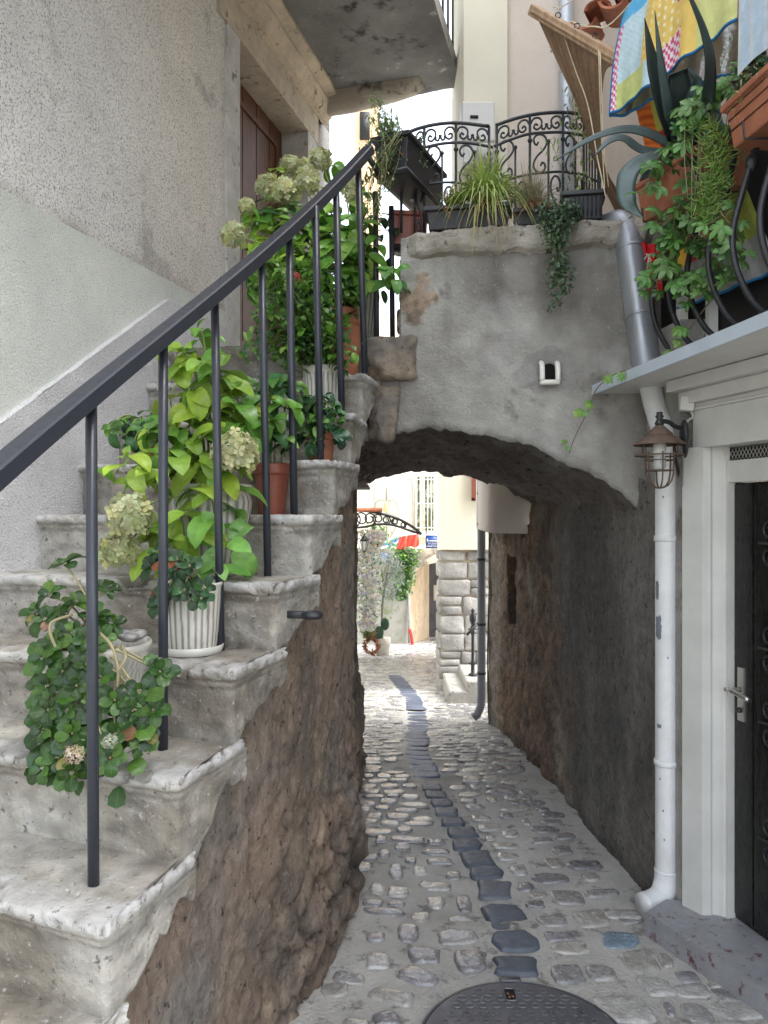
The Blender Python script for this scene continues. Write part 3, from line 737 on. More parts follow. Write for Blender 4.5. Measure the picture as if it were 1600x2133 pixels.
def bridge():
    mb=MB(); nx=150; nz=120; x0=-.17; x1=1.19
    def fn(u,v):
        x=lerp(x0,x1,u); top=2.84 if x>.075 else 2.36
        za=archF(x); z=lerp(za,top,v); y=faceD(x)
        # lower lip crumbles back
        p=V((x,y,z)); o=.010*fb(p,3.2,4)+.004*fb(p,24,3)
        lip=max(0,1-(z-za)/.035); o-=.018*lip*lip
        edge=max(0,(x-1.05)/.14); o-=.03*edge*edge
        p.y-=o
        k=fb(p,1.7,4); k2=fb((x*1.0+4,1,z*.8),3.4,4)
        c=V((.36,.345,.31)).lerp(V((.215,.20,.178)),min(1,max(0,.45+1.4*k)))
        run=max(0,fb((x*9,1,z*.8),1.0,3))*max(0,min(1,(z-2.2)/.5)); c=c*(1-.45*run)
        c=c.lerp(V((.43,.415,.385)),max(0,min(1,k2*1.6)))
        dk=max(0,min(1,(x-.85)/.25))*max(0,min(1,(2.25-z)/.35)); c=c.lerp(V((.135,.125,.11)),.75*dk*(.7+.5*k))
        st=max(0,1-((x-.33)**2/.02))*max(0,(z-2.4)/.5); c=c.lerp(V((.15,.145,.12)),.35*st)
        # repair patch around the niche
        q=P(1135,775,3.43); r=math.hypot((x-q.x)/.14,(z-q.z)/.10)+.25*fb(p,10,2)
        if r<1: c=c.lerp(V((.26,.25,.24)),.7); p.y-=.004
        # exposed brown stone at the left end
        b=P(872,625,3.47); r=math.hypot((x-b.x)/.095,(z-b.z)/.10)+.9*fb(p,9,4)
        if x>.07 and r<1: c=c.lerp(V((.34,.255,.185))*(.8+.6*fb(p,14,3)),min(1,(1-r)*3)); p.y-=.025*(1-r)+.012*fb(p,18,3)*(1-r)
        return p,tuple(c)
    mb.grid(nx,nz,fn); mb.build('face',M['plaster'],br)
    mb=MB()
    def fv(u,v):
        x=lerp(-.17,1.19,u); yf=faceD(x)+.004; y=lerp(yf,4.97,v)
        # map x to back arch span
        xb=lerp(-.17,1.05,u); X=lerp(x,xb,v); zf=archF(x); zb=archB(xb); z=lerp(zf,zb,v)
        p=V((X,y,z)); o=.032*fb((X*1.2,y*1.2,z),4.0,4)+.014*fb(p,16,3)
        s=noise.voronoi(V((X*7,y*6,0)))[0]; o+=.02*min(1,(s[1]-s[0])*2)
        if v>.02: p.z+= (o-.01)*min(1,v/.06) 
        k=fb(p,2.4,4); c=V((.21,.17,.145)).lerp(V((.12,.105,.092)),min(1,max(0,.5+k)))
        c=c.lerp(V((.26,.24,.215)),max(0,min(.7,fb((X,y+3,z),1.4,3))))
        return p,tuple(c)
    mb.grid(150,150,fv,flip=True); mb.build('vault',M['vault'],br)
    # top body
    mb=MB(); mb.col=(.28,.27,.25)
    mb.hexa([V((.08,faceD(.08)+.03,2.2)),V((1.17,faceD(1.17)+.03,2.2)),V((1.17,faceD(1.17)+.30,2.2)),V((.08,faceD(.08)+.30,2.2)),V((.08,faceD(.08)+.03,2.83)),V((1.17,faceD(1.17)+.03,2.83)),V((1.17,faceD(1.17)+.30,2.83)),V((.08,faceD(.08)+.30,2.83))])
    mb.build('parapet',M['plaster'],br,smooth=False)
    mb=MB(); mb.col=(.3,.29,.27)
    mb.hexa([V((-.3,3.62,2.2)),V((1.3,3.35,2.2)),V((1.3,4.93,2.2)),V((-.3,4.93,2.2)),V((-.3,3.62,2.385)),V((1.3,3.35,2.385)),V((1.3,4.93,2.385)),V((-.3,4.93,2.385))])
    mb.build('terrace_floor',M['step'],br,smooth=False)
    mb=MB()
    def f3(u,v):
        X=lerp(-.35,1.25,u); z=lerp(archB(min(1.05,max(-.17,X))),2.386,v); return V((X,4.96,z)),(.45,.40,.33)
    mb.grid(60,6,f3,flip=True); mb.build('back_face',M['plaster'],br)
    # left stub behind the steps' ends above the vault
    mb=MB()
    def cap(u,v):
        x=lerp(.10,1.15,u); t=lerp(0,1,v)
        seq=[(.0,-.115),(.012,-.108),(.030,-.100),(.040,-.085),(.044,-.05),(.046,-.018),(.040,-.004),(0,0),(-.12,.003),(-.25,0),(-.27,-.02),(-.27,-.1)]
        f=t*(len(seq)-1); i=min(int(f),len(seq)-2); o=lerp(seq[i][0],seq[i+1][0],f-i); dz=lerp(seq[i][1],seq[i+1][1],f-i)
        if dz<-.04: dz+= .020*fb((x,7,0),4,3)+.010*fb((x,9,0),18,2)
        p=V((x,faceD(x)-o,2.853+dz)); k=.009*fb(p,6,4)+.010*fb(p,22,4); p+=V((0,-k,k*.6))
        kk=fb(p,5,4); c=V((.46,.43,.375)).lerp(V((.28,.25,.205)),min(1,max(0,.4+kk)))
        e=min(1,min(u,1-u)*24); p.y+= (1-e)*.05; 
        return p,tuple(c)
    mb.grid(150,60,cap); mb.build('parapet_cap',M['cap'],br)
    # big rough stones at the landing's end
    mb=MB()
    cf=lambda p:tuple(V((.25,.215,.175)).lerp(V((.36,.30,.23)),min(1,max(0,.5+1.4*fb(p,6,3)))))
    def rock(c,rad,seed,npl=16,seg=40,rng=28,dark=1):
        rr=random.Random(seed); c=V(c); pl=[]
        for _ in range(npl):
            q=V((rr.gauss(0,1),rr.gauss(0,1),rr.gauss(0,1))).normalized(); pl.append((q,rr.uniform(.62,.9)))
        for q in (V((1,.1,0)),V((-1,0,0)),V((0,0,1)),V((0,.1,-1)),V((.15,-1,0))): pl.append((q.normalized(),rr.uniform(.66,.78)))
        def f(u,v):
            th=math.pi*v; ph=2*math.pi*u; d=V((math.sin(th)*math.cos(ph),math.sin(th)*math.sin(ph),math.cos(th))); h=1.25
            for q,k in pl:
                w=d.dot(q)
                if w>.1: h=min(h,k/w)
            p=c+V((d.x*rad[0],d.y*rad[1],d.z*rad[2]))*h; dd=(p-c); e=.08*fb(p,14,4)+.05*fb(p,45,3); p=c+dd*(1+e)
            t=fb(p,7,4); col=V((.23,.20,.17)).lerp(V((.36,.29,.21)),min(1,max(0,.4+1.5*t)))*dark*(1+.5*fb(p,30,2)); return p,tuple(max(0.02,q) for q in col)
        mb.grid(seg,rng,f,flip=True)
    rock(P(815,752,3.54),(.16,.15,.135),3,5,dark=.8); rock(P(840,668,3.57),(.04,.10,.065),5,5); rock(P(843,600,3.57),(.035,.10,.075),8,5,dark=.9); rock(P(846,545,3.57),(.04,.10,.04),21,5); rock(P(800,862,3.52),(.10,.10,.18),11,5,dark=.7); rock(P(862,535,3.60),(.05,.10,.07),14,9,dark=.9)
    mb.build('corner_stone',M['cap'],br)
    # white niche
    n=P(1143,778,faceD(.74)-.005)
    nr=thing('niche','small white ceramic niche with two side lugs set in the grey bridge wall','niche',n)
    mb=MB(); mb.col=(.78,.75,.68)
    w=.036
    for s_ in (-1,1):
        pr=[]; cxx=n.x+s_*.034
        pts=[V((cxx,n.y-.004,n.z+.045)),V((cxx,n.y-.022,n.z+.035)),V((cxx,n.y-.03,n.z)),V((cxx,n.y-.03,n.z-.035))]
        mb.tube(spline(pts,5),.012,10,flat=1.0)
    mb.box((n.x,n.y-.016,n.z-.042),(.085,.045,.020),bevel=.005)
    mb.build('holder',M['ceramic'],nr)
    mb=MB(); mb.col=(.05,.03,.022)
    pts=[]
    for a in np.linspace(0,math.pi,9): pts.append((n.x+.025*math.cos(a),n.z+.020+.022*math.sin(a)))
    pts+=[(n.x-.025,n.z-.034),(n.x+.025,n.z-.034)]
    i=[mb.vert((x,n.y-.012,z)) for x,z in pts]; j=[mb.vert((x,n.y+.01,z)) for x,z in pts]; mb.face(i[::-1]); 
    for k in range(len(i)): mb.face([i[k],i[(k+1)%len(i)],j[(k+1)%len(i)],j[k]])
    mb.build('recess',M['soil'],nr,smooth=False)
bridge()
# ================= RIGHT WALL OF THE PASSAGE =================
def rwall():
    mb=MB()
    d0,d1=3.13,6.25
    def fn(u,v):
        d=lerp(d0,d1,u); x=rwallX(d); zt=interp(d,[3.0,3.3,4.90,4.96,6.3],[1.68,1.75,1.80,1.52,1.52]); z0=zg(d)-.05; z=lerp(z0,zt,v)
        p=V((x,d,z))
        far=min(1,max(0,(d-3.95+.35*fb(p,1.6,3)-.3*max(0,z-.9)*1.6)/.25))     # render fallen off towards the far end
        s=noise.voronoi(V((d*5.5,z*8,0)))[0]; e=min(1,(s[1]-s[0])*2.4)
        o=.008*fb(p,3,4)+.006*fb(p,30,3) + far*(.010*(e-.5)+.030*fb((x,d,z*.5),7,4)-.022)
        # niche
        if 5.38<d<5.66 and .78<z<1.28: o-=.13
        p.x-=o
        k=fb(p,1.3,4); c1=V((.22,.205,.185)).lerp(V((.12,.112,.102)),min(1,max(0,.5+1.2*k)))
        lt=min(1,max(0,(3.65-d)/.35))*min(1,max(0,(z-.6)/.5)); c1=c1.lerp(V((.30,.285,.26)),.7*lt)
        stv=max(0,fb((d*3,z*.6,2),1.6,3)); c1=c1.lerp(V((.27,.25,.225)),min(1,stv))
        c2=V((.30,.20,.135)).lerp(V((.17,.125,.095)),min(1,max(0,.5+fb((d,z*.8,0),4,4))))*(.85+.25*e)
        pale=max(0,min(1,fb((d,z*.6,8),2.8,3)*2-.55)); c2=c2.lerp(V((.40,.35,.29)),pale)
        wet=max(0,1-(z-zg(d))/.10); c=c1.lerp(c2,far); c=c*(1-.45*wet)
        end=min(1,max(0,(d-5.75)/.2)); c=c.lerp(V((.36,.33,.29)),end*.6)
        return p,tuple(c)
    mb.grid(270,150,fn,flip=True)
    # end return
    def f2(u,v): z=lerp(zg(6.25)-.05,1.52,v); return V((lerp(rwallX(6.25),2.2,u),6.25,z)),(.34,.31,.27)
    mb.grid(10,20,f2)
    mb.build('passage_wall',M['rubble'],tag=dict(label='dark grey plastered wall on the right of the passage with brown rubble showing through',cat='wall'))
rwall()
# beige house over the passage wall and behind the terrace
bh=thing('house','beige rendered house behind the terrace with a rounded corner over the passage','house',(1.5,5.5,1.5))
def beige():
    mb=MB()
    pts=[]
    x0=.705; r=.22
    pts=[(1.62,4.985)]+[(x0+r-r*math.sin(a)+0,4.985+r-r*math.cos(a)) for a in np.linspace(0,math.pi/2,12)]+[(.79,6.6),(2.6,6.6),(2.6,4.985)]
    mb.prism(pts[::-1],1.46,7.0)
    mb.build('wall',M['beige'],bh,edge=40)
    mb=MB(); # pier right of terrace
    mb.prism([(1.305,3.62),(1.62,3.55),(1.75,4.98),(1.42,4.98)],2.2,7.0); mb.build('side_wall',M['beige'],bh,smooth=False)
    mb=MB(); mb.col=(.9,.9,.9); mb.tube([V((.835,5.02,z)) for z in np.linspace(1.47,2.1,4)],.006,6); mb.build('plaster_crack',M['white_render'],bh)
beige()
# ================= BEIGE HOUSE EXTRAS, FAR BUILDINGS =================
mb=MB(); mb.prism([(PX(966,5.0),5.0),(.80,4.98),(.80,5.9),(PX(966,5.0),5.9)],2.4,7.0); mb.build('cream_pier',M['cream'],bh,smooth=False)
mb=MB(); mb.tube([P(1180,-400,4.92),P(1180,200,4.92),P(1181,470,4.92)],.046,16); 
dp=mb.build('drainpipe',M['zincl'],tag=dict(label='pale zinc downpipe running up the beige house behind the iron railing',cat='drainpipe'))
mbx=thing('meter_box','white electricity meter box with a small window on the beige house corner','meter box',P(993,280,4.9))
mb=MB(); mb.col=(1,1,1); mb.box(P(994,262,4.9),(.21,.12,.25),bevel=.008); mb.build('upper_cabinet',M['whitepaint'],mbx,edge=30)
mb=MB(); mb.box(P(995,325,4.92),(.20,.10,.14),bevel=.008); mb.build('lower_cabinet',M['whitepaint'],mbx,edge=30)
mb=MB(); mb.box(P(988,243,4.835),(.05,.004,.018)); mb.build('meter_window',M['dark'],mbx)
mb=MB(); mb.box(P(1010,322,4.80),(.10,.12,.10),bevel=.01); mb.build('valve_cover',M['creampaint'],mbx)
ob=thing('house','distant ochre house seen in the gap beside the brown door','house',(-1,14,0))
mb=MB(); mb.prism([(PX(737,14),14),(PX(790,14),14),(PX(790,14),18),(PX(737,14),18)],3.0,PZ(150,14)); mb.build('wall',M['ochre'],ob,smooth=False)
mb=MB(); mb.box(P(760,262,13.98),(.18,.03,.5)); mb.build('window',M['dark'],ob)
# cream house with stone base
ch=thing('house','cream rendered house on a rough ashlar stone base at the lane corner','house',(1,8.3,0))
x0=PX(911,8.2)
mb=MB(); mb.prism([(x0,8.2),(x0+.55,12.5),(4,12.5),(4,8.2)],PZ(1145,8.2),3.0); mb.build('wall',M['cream'],ch,smooth=False)
xb=PX(918,8.27)
mb=MB(); mb.prism([(xb,8.27),(xb+.55,12.4),(3.9,12.4),(3.9,8.27)],-1.3,PZ(1145,8.2)-.003); mb.build('base_mortar',mat('pale_mortar',(.62,.52,.40),.9,6,.2,.6,60,.006),ch,smooth=False)
mb=MB()
rows=[(1149,1168),(1171,1205),(1208,1240),(1243,1280),(1283,1319),(1321,1355),(1358,1386),(1388,1412),(1414,1445)]
for (a,b) in rows:
    z1=PZ(a,8.25); z0=PZ(b,8.25); x=xb-.012; first=True
    while x<2.3:
        w=R.uniform(.22,.34) if first else R.uniform(.12,.28); first=False
        segs=[(z0,z1)] if R.random()<.6 or w>.24 else [(z0,(z0+z1)/2-.005),((z0+z1)/2+.005,z1)]
        for s0,s1 in segs:
            k=R.uniform(.75,1.1); c0=V((.46,.45,.43))*k; cy=8.265
            def cf(p,c0=c0): return tuple(c0*(.85+.4*fb(p,11,3)))
            mb.blob((x+w/2,cy+.03,(s0+s1)/2),(w/2*1.04,.065,(s1-s0)/2*1.04),16,10,.16,9,power=.34,colf=cf)
        x+=w+.015
y=8.35
for (a,b) in rows:
    z1=PZ(a,8.25); z0=PZ(b,8.25); y=8.34
    while y<11:
        w=R.uniform(.2,.4); k=R.uniform(.75,1.1); c0=V((.46,.45,.43))*k
        mb.blob((xb+.02+.133*(y-8.27),y+w/2,(z0+z1)/2),(.06,w/2,(z1-z0)/2),12,8,.16,9,power=.45,colf=lambda p:tuple(c0)); y+=w+.015
mb.build('stone_base',M['ashlar'],ch)
sh=thing('shutter','red brown louvred shutter above the grey drainpipe','shutter',P(997,1010,8.15))
mb=MB(); 
for zz in np.linspace(PZ(1036,8.14),PZ(960,8.14),16): mb.box((PX(998,8.14),8.15,zz),(.15,.02,.018),(V((1,0,0)),V((0,.8,-.6)),V((0,.6,.8))))
mb.build('louvres',M['dkterra'],sh,smooth=False)
mb=MB()
for px_ in (986,1011): mb.box((PX(px_,8.13),8.15,PZ(1000,8.13)),(.03,.035,.44))
mb.box((PX(998,8.13),8.15,PZ(1040,8.13)),(.155,.035,.03)); mb.build('frame',M['dkterra'],sh,smooth=False)
es=thing('entrance_steps','two low grey stone steps against the ashlar base in the lane','steps',(.9,7.6,-.25))
def flatbox(mb,x0,x1,y0,y1,z0,z1,col=(.42,.41,.38)):
    mb.col=col; mb.box(((x0+x1)/2,(y0+y1)/2,(z0+z1)/2),(x1-x0,y1-y0,z1-z0),bevel=.012)
mb=MB(); flatbox(mb,PX(935,7.4),.92,7.35,8.18,-.5,-.115); mb.build('lower_step',M['cap'],es,edge=30)
mb=MB(); flatbox(mb,.79,1.5,7.35,8.17,-.5,-.02,(.40,.39,.35)); mb.build('upper_step',M['cap'],es,edge=30)
rp=thing('railing_post','ornate black iron handrail post standing on the two stone steps','post',(PX(985,7.6),7.6,-.02))
mb=MB(); c=V((PX(985,7.6),7.6,-.02)); mb.col=(1,1,1)
mb.lathe(c,[(.045,0),(.045,.015),(.02,.03),(.018,.10),(.028,.12),(.016,.15),(.015,.40),(.022,.42),(.016,.45),(.03,.47),(.016,.50),(.034,.55),(.034,.59),(.012,.62),(.022,.645),(.001,.67)],14)
mb.build('post',M['iron'],rp)
mb=MB(); mb.bar(c+V((-.07,-.1,.42)),c+V((.10,.05,.56)),.02,.02); mb.bar(c+V((-.05,0,.46)),c+V((.05,0,.46)),.008,.012); mb.bar(c+V((-.04,0,.12)),c+V((.04,0,.12)),.008,.012); mb.build('handrail_stub',M['iron'],rp)
gp=thing('drainpipe','dark grey drainpipe with clips standing at the far end of the passage wall','drainpipe',(PX(1003,6.35),6.35,-.1))
mb=MB(); c=V((PX(1003,6.33),6.33,0)); mb.col=(.20,.21,.23)
mb.tube([c+V((0,0,3.2)),c+V((0,0,.08)),c+V((-.01,-.02,0)),c+V((-.04,-.04,-.06)),c+V((-.07,-.05,-.08))],.034,16); mb.build('pipe',mat('grey_pvc',None,.45,8,.15,.1,40,.002),gp)
for py in (1028,1092,1165,1300,1402): mb=MB(); mb.lathe(c+V((0,0,PZ(py,6.33))),[(.038,-.01),(.038,.01)],16,cap=False); mb.build('clip',M['iron'],gp)
cb=thing('cable','bundle of black cables running down beside the dark grey drainpipe','cable',(PX(1015,6.3),6.3,0))
for off,am in ((.060,.010),(.075,.016),(.088,.008)):
    mb=MB(); mb.tube([c+V((off+am*math.sin(z*3+off*60),-.01+am*.5*math.cos(z*2),z)) for z in np.linspace(1.9,-.10,50)],.006,6); mb.build('strand',M['cable'],cb)
mb=MB(); mb.tube(spline([c+V((.075,-.05,.12)),c+V((.09,-.06,.0)),c+V((.085,-.07,-.1))],6),.016,8); mb.build('conduit_end',M['redplastic'],cb)
# far wall with arch
fw=thing('courtyard_wall','low tan and grey courtyard wall with a rubble arch leading into a dark passage','wall',(.5,15.5,-1.05))
Dw=15.3
mb=MB(); mb.prism([(-3,Dw),(PX(848,Dw),Dw),(PX(848,Dw),Dw+.5),(-3,Dw+.5)],-1.5,PZ(1142,Dw)); mb.build('pier',M['greyconc'],fw,smooth=False)
mb=MB()
a=P(846,0,Dw+.05); b=P(894,0,17.6); cv=spline([(a.x,a.y,0),(lerp(a.x,b.x,.35),lerp(a.y,b.y,.25),0),(lerp(a.x,b.x,.75),lerp(a.y,b.y,.65),0),(b.x,b.y,0)],8)
rows=[[mb.vert((p.x,p.y,z)) for p in cv] for z in (-1.6,.85)]
for k in range(len(cv)-1): mb.face([rows[0][k],rows[0][k+1],rows[1][k+1],rows[1][k]])
mb.build('side_wall',M['tan'],fw)
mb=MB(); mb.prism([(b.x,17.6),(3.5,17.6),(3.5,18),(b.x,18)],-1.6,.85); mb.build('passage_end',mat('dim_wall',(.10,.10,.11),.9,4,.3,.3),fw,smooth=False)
mb=MB()
ax=[846,850,858,868,880,895,915,960,1100]; ay=[1250,1215,1200,1188,1180,1175,1170,1168,1168]
xs=[PX(q,Dw) for q in ax]; zs=[PZ(q,Dw) for q in ay]; top=PZ(1143,Dw)
def fl(u,v):
    px_=lerp(846,1100,u**1.6); x=PX(px_,Dw); z0=interp(x,xs,zs); z=lerp(z0,top,v)
    s=noise.voronoi(V((x*3.2,z*4.5,0)))[0]; e=min(1,(s[1]-s[0])*2.5); return V((x,Dw-.03*e,z)),tuple(V((.66,.58,.46))*(.5+.5*e)*(.9+.3*noise.noise(V((x*3,z*4,0)))))
mb.grid(160,24,fl)
mb.col=(.45,.38,.28)
p2=[(x,z) for x,z in zip(xs,zs)]
for k in range(len(p2)-1):
    i=[mb.vert(q) for q in ((p2[k][0],Dw,p2[k][1]),(p2[k+1][0],Dw,p2[k+1][1]),(p2[k+1][0],17.6,p2[k+1][1]),(p2[k][0],17.6,p2[k][1]))]; mb.face(i)
mb.build('rubble_arch',M['cap'],fw)
mb=MB(); mb.prism([(-3,Dw+.1),(3.5,Dw+.1),(3.5,18),(-3,18)],PZ(1142,Dw)-.12,PZ(1142,Dw)-.02); mb.build('terrace',M['tan'],fw,smooth=False)
mb=MB(); mb.tube([P(852,1340,15.2),P(851,1250,15.3),P(850,1215,15.28)],.03,8); mb.build('conduit',mat('grey_conduit',(.35,.36,.38),.5),fw)
mb=MB(); mb.tube(spline([P(853,1310,15.1),P(857,1325,15.1),P(859,1342,15.1)],5),.03,8); mb.build('red_hose',M['redplastic'],fw)
mb=MB(); mb.box(P(852,1213,15.25),(.06,.05,.10)); mb.build('socket_box',M['whitepaint'],fw)
# white house behind
wh=thing('house','white rendered house above the courtyard with grey shutters and a barred window','house',(0,18,1))
mb=MB(); mb.prism([(-6,18),(6,18),(6,22),(-6,22)],.6,6.2); mb.build('wall',M['white_render'],wh,smooth=False)
mb=MB(); 
for a,b in ((779,803),(806,830)): 
    l=P(a,1010,17.94); r=P(b,1132,17.94); mb.box(((l.x+r.x)/2,17.95,(l.z+r.z)/2),(r.x-l.x,.06,l.z-r.z),bevel=.01)
    mb.box(((l.x+r.x)/2,17.91,(l.z+r.z)/2+.25),(r.x-l.x-.08,.02,.5)); mb.box(((l.x+r.x)/2,17.91,(l.z+r.z)/2-.35),(r.x-l.x-.08,.02,.5))
mb.build('shutter',mat('grey_shutter_paint',(.52,.55,.50),.6,6,.05,.1),wh,smooth=False)
l=P(866,990,17.9); r=P(906,1108,17.9)
mb=MB(); mb.box(((l.x+r.x)/2,17.97,(l.z+r.z)/2),(r.x-l.x,.03,l.z-r.z)); win=mb.build('window',mat('window_glass_dark',(.09,.13,.07),.1,14,.6,.1,spots=(.45,.5,.42),spscale=5,spth=.55),wh,smooth=False)
mb=MB()
for xx in (l.x,l.x+.14,r.x): mb.box((xx,17.94,(l.z+r.z)/2),(.06,.07,l.z-r.z+.06))
for zz in (l.z,r.z): mb.box(((l.x+r.x)/2,17.93,zz),(r.x-l.x+.06,.07,.06))
mb.build('frame',mat('pale_frame',(.62,.63,.60),.5),win,smooth=False)
mb=MB()
for xx in np.linspace(l.x+.02,r.x,6): mb.tube([(xx,17.85,l.z),(xx,17.85,r.z)],.014,6)
for zz in np.linspace(r.z+.1,l.z-.1,3): mb.tube([(l.x,17.85,zz),(r.x,17.85,zz)],.014,6)
mb.build('window_grille',M['whitepaint'],win)
mb=MB(); mb.box(((l.x+r.x)/2,17.9,r.z-.08),(r.x-l.x+.2,.2,.10)); mb.build('sill',M['white_render'],wh)
mb=MB(); mb.tube([P(852,995,17.9),P(862,1008,17.9),P(862,1110,17.9)],.03,8); mb.build('gutter_pipe',mat('grey_gutter',(.4,.42,.42),.5),wh)
# left lane house beyond the passage
ll=thing('house','pale house with a moulded stone cornice beyond the passage on the left','house',(-1,7,0))
mb=MB(); mb.prism([(-.50,5.62),(-.62,12.8),(-5,12.8),(-5,5.62)],-1.2,2.35); mb.build('wall',M['white_render'],ll,smooth=False)
mb=MB(); mb.col=(.34,.31,.27)
for (o,z0,z1) in ((-.10,PZ(1018,5.3),PZ(1013,5.3)),(-.115,PZ(1012.5,5.3),PZ(1006,5.3)),(-.13,PZ(1005.5,5.3),PZ(990,5.3))): mb.prism([(o*1.0,5.05),(o*1.0,5.6),(-1.2,5.6),(-1.2,5.05)],z0,z1)
mb.build('cornice',M['cap'],ll,smooth=False)
# iron and glass canopy
D=11.0
ic=thing('iron_canopy','curved black iron and glass door canopy with scrollwork in the courtyard','canopy',P(700,1100,D))
for dd in (10.9,12.0):
    mb=MB(); up=[P(x,y,dd) for x,y in ((690,1062),(755,1064),(790,1069),(830,1081),(860,1098),(878,1113))]; lo=[P(x,y,dd) for x,y in ((690,1105),(755,1098),(790,1092),(820,1094),(850,1104),(878,1113))]
    mb.tube(spline(up,8),.022,6); mb.tube(spline(lo,8),.018,6)
    for k in range(9):
        x=700+k*17.5; yu=interp(x,[690,755,790,830,860],[1062,1064,1069,1081,1098]); yl=interp(x,[690,755,790,820,850],[1105,1098,1092,1094,1104]); rr=(yl-yu)/2/1600*dd*.85
        cc=P(x,(yu+yl)/2,dd); s=-1 if k%2 else 1
        mb.tube([cc+V((math.cos(a)*rr*(1-a/14)*s,0,math.sin(a)*rr*(1-a/14))) for a in np.linspace(-1.2,7.5,26)],.011,5)
    mb.build('side_frame',M['iron'],ic)
mb=MB(); rows=[]
for dd in (10.9,12.0): rows.append([mb.vert(P(x,y-2.5,dd)) for x,y in ((690,1062),(755,1064),(790,1069),(830,1081),(860,1098),(878,1113))])
for k in range(5): mb.face([rows[0][k],rows[0][k+1],rows[1][k+1],rows[1][k]])
mb.build('glass_roof',mat('canopy_glass',(.55,.45,.40),.2,4,.1,0,trans=.5),ic)
mb=MB(); mb.box(P(745,1062,10.9),(.7,.25,.06)); mb.build('roof_edge',M['tile'],ic)
def small_lantern(c,s,label):
    t=thing('hanging_lantern',label,'lantern',c)
    mb=MB(); c=V(c); mb.tube([c+V((math.sin(a)*.05*s,0,.24*s+math.cos(a)*.05*s)) for a in np.linspace(-2.5,3,12)],.007*s,5); mb.lathe(c,[(.01*s,.20*s),(.02*s,.17*s),(.055*s,.12*s),(.10*s,.06*s),(.085*s,.055*s)],8); 
    mb.lathe(c,[(.04*s,-.13*s),(.03*s,-.15*s),(.005*s,-.18*s)],8)
    for k in range(6):
        a=k*math.pi/3; mb.tube([c+V((math.cos(a)*.085*s,math.sin(a)*.085*s,.055*s)),c+V((math.cos(a)*.04*s,math.sin(a)*.04*s,-.13*s))],.006*s,5)
    mb.build('frame',M['iron'],t); mb=MB(); mb.lathe(c,[(.035*s,-.125*s),(.078*s,.05*s)],6); mb.build('glass',M['glass'],t,smooth=False)
small_lantern(P(759,1133,10.9),.72,'small black lantern hanging under the curved iron canopy')
# signs
def textmesh(txt,size,loc,rot,m,parent,col,name='lettering',ext=.001):
    cu=bpy.data.curves.new('t','FONT'); cu.body=txt; cu.size=size; cu.extrude=ext; cu.align_x='CENTER'; obx=bpy.data.objects.new('t',cu); scene.collection.objects.link(obx)
    dg=bpy.context.evaluated_depsgraph_get(); me=bpy.data.meshes.new_from_object(obx.evaluated_get(dg)); bpy.data.objects.remove(obx)
    ca=me.color_attributes.new('col','FLOAT_COLOR','POINT'); ca.data.foreach_set('color',[*col,1]*len(me.vertices)); me.materials.clear(); me.materials.append(m)
    o=bpy.data.objects.new(name,me); scene.collection.objects.link(o); o.parent=parent; o.rotation_euler=rot; o.location=V(loc)-parent.location; return o
ss=thing('apartment_sign','blue sign with a white bed symbol hanging beside the cream house','sign',P(901,1130,14.2))
c=P(901,1129,14.2)
mb=MB(); mb.col=(.02,.07,.30); mb.box(c,(.255,.015,.24)); mb.build('panel',M['paintsign'],ss)
mb=MB(); mb.col=(.85,.85,.85); mb.box(c+V((0,-.01,.130)),(.255,.012,.018)); mb.box(c+V((-.095,-.01,.03)),(.012,.012,.06)); mb.box(c+V((0,-.01,.02)),(.19,.012,.014)); mb.box(c+V((.09,-.01,.01)),(.010,.012,.03)); mb.build('bed_symbol',M['paintsign'],ss)
textmesh('STUDIO',.048,c+V((0,-.012,-.045)),(math.pi/2,0,0),M['paintsign'],ss,(.85,.85,.85)); textmesh('APARTMAN',.044,c+V((0,-.012,-.092)),(math.pi/2,0,0),M['paintsign'],ss,(.85,.85,.85))
mb=MB(); mb.tube([c+V((-.11,0,.13)),c+V((-.11,0,.6))],.008,5); mb.build('hanger',M['iron'],ss)
bt=thing('street_plaque','mottled blue and white enamel plaque on the grey pier beside the ivy','plaque',P(800,1162,Dw-.03))
mb=MB(); c=P(800,1162,Dw-.03)
mb.col=(.06,.12,.36); mb.box(c,(.17,.02,.18)); mb.build('plate',M['paintsign'],bt)
mb=MB(); mb.col=(.7,.74,.8)
for k in range(26): mb.box(c+V((R.uniform(-.07,.07),-.013,R.uniform(-.075,.075))),(R.uniform(.01,.035),.008,R.uniform(.008,.02)))
mb.build('worn_marks',M['paintsign'],bt)
pb=thing('wall_notice','white notice board with black marks in the dark passage','notice',P(910,1240,17.3))
c=P(911,1235,16.9); mb=MB(); mb.col=(.8,.8,.8); mb.box(c,(.16,.02,.34)); mb.build('board',M['paintsign'],pb)
mb=MB(); mb.col=(.03,.03,.03)
for k in range(5): mb.box(c+V((.05,-.014,.12-k*.06)),(.05,.008,.035))
mb.build('marks',M['paintsign'],pb)
def cloth_patch(name,label,cat,corner4,cols,wave=.01,nu=40,nv=20,thick=True,group=None,vert=True):
    a,b,c,d=[V(q) for q in corner4]; mb=MB()
    def fn(u,v):
        p=a.lerp(b,u).lerp(d.lerp(c,u),v); p=p+V((0,-wave*math.sin(u*23+v*3)-wave*.6*math.sin(u*9+1.3),wave*.8*math.sin(u*13)*v)); return p,cols(u,v)
    mb.grid(nu,nv,fn); o=mb.build(name,M['cloth'],tag=dict(label=label,cat=cat,group=group)); return o
cloth_patch('towel','red towel hanging over the courtyard wall','towel',(P(832,1118,15),P(872,1112,15),P(873,1137,15),P(826,1147,15)),lambda u,v:(.80,.10,.07) if not(.35<u<.42) else (.85,.35,.25),.03)
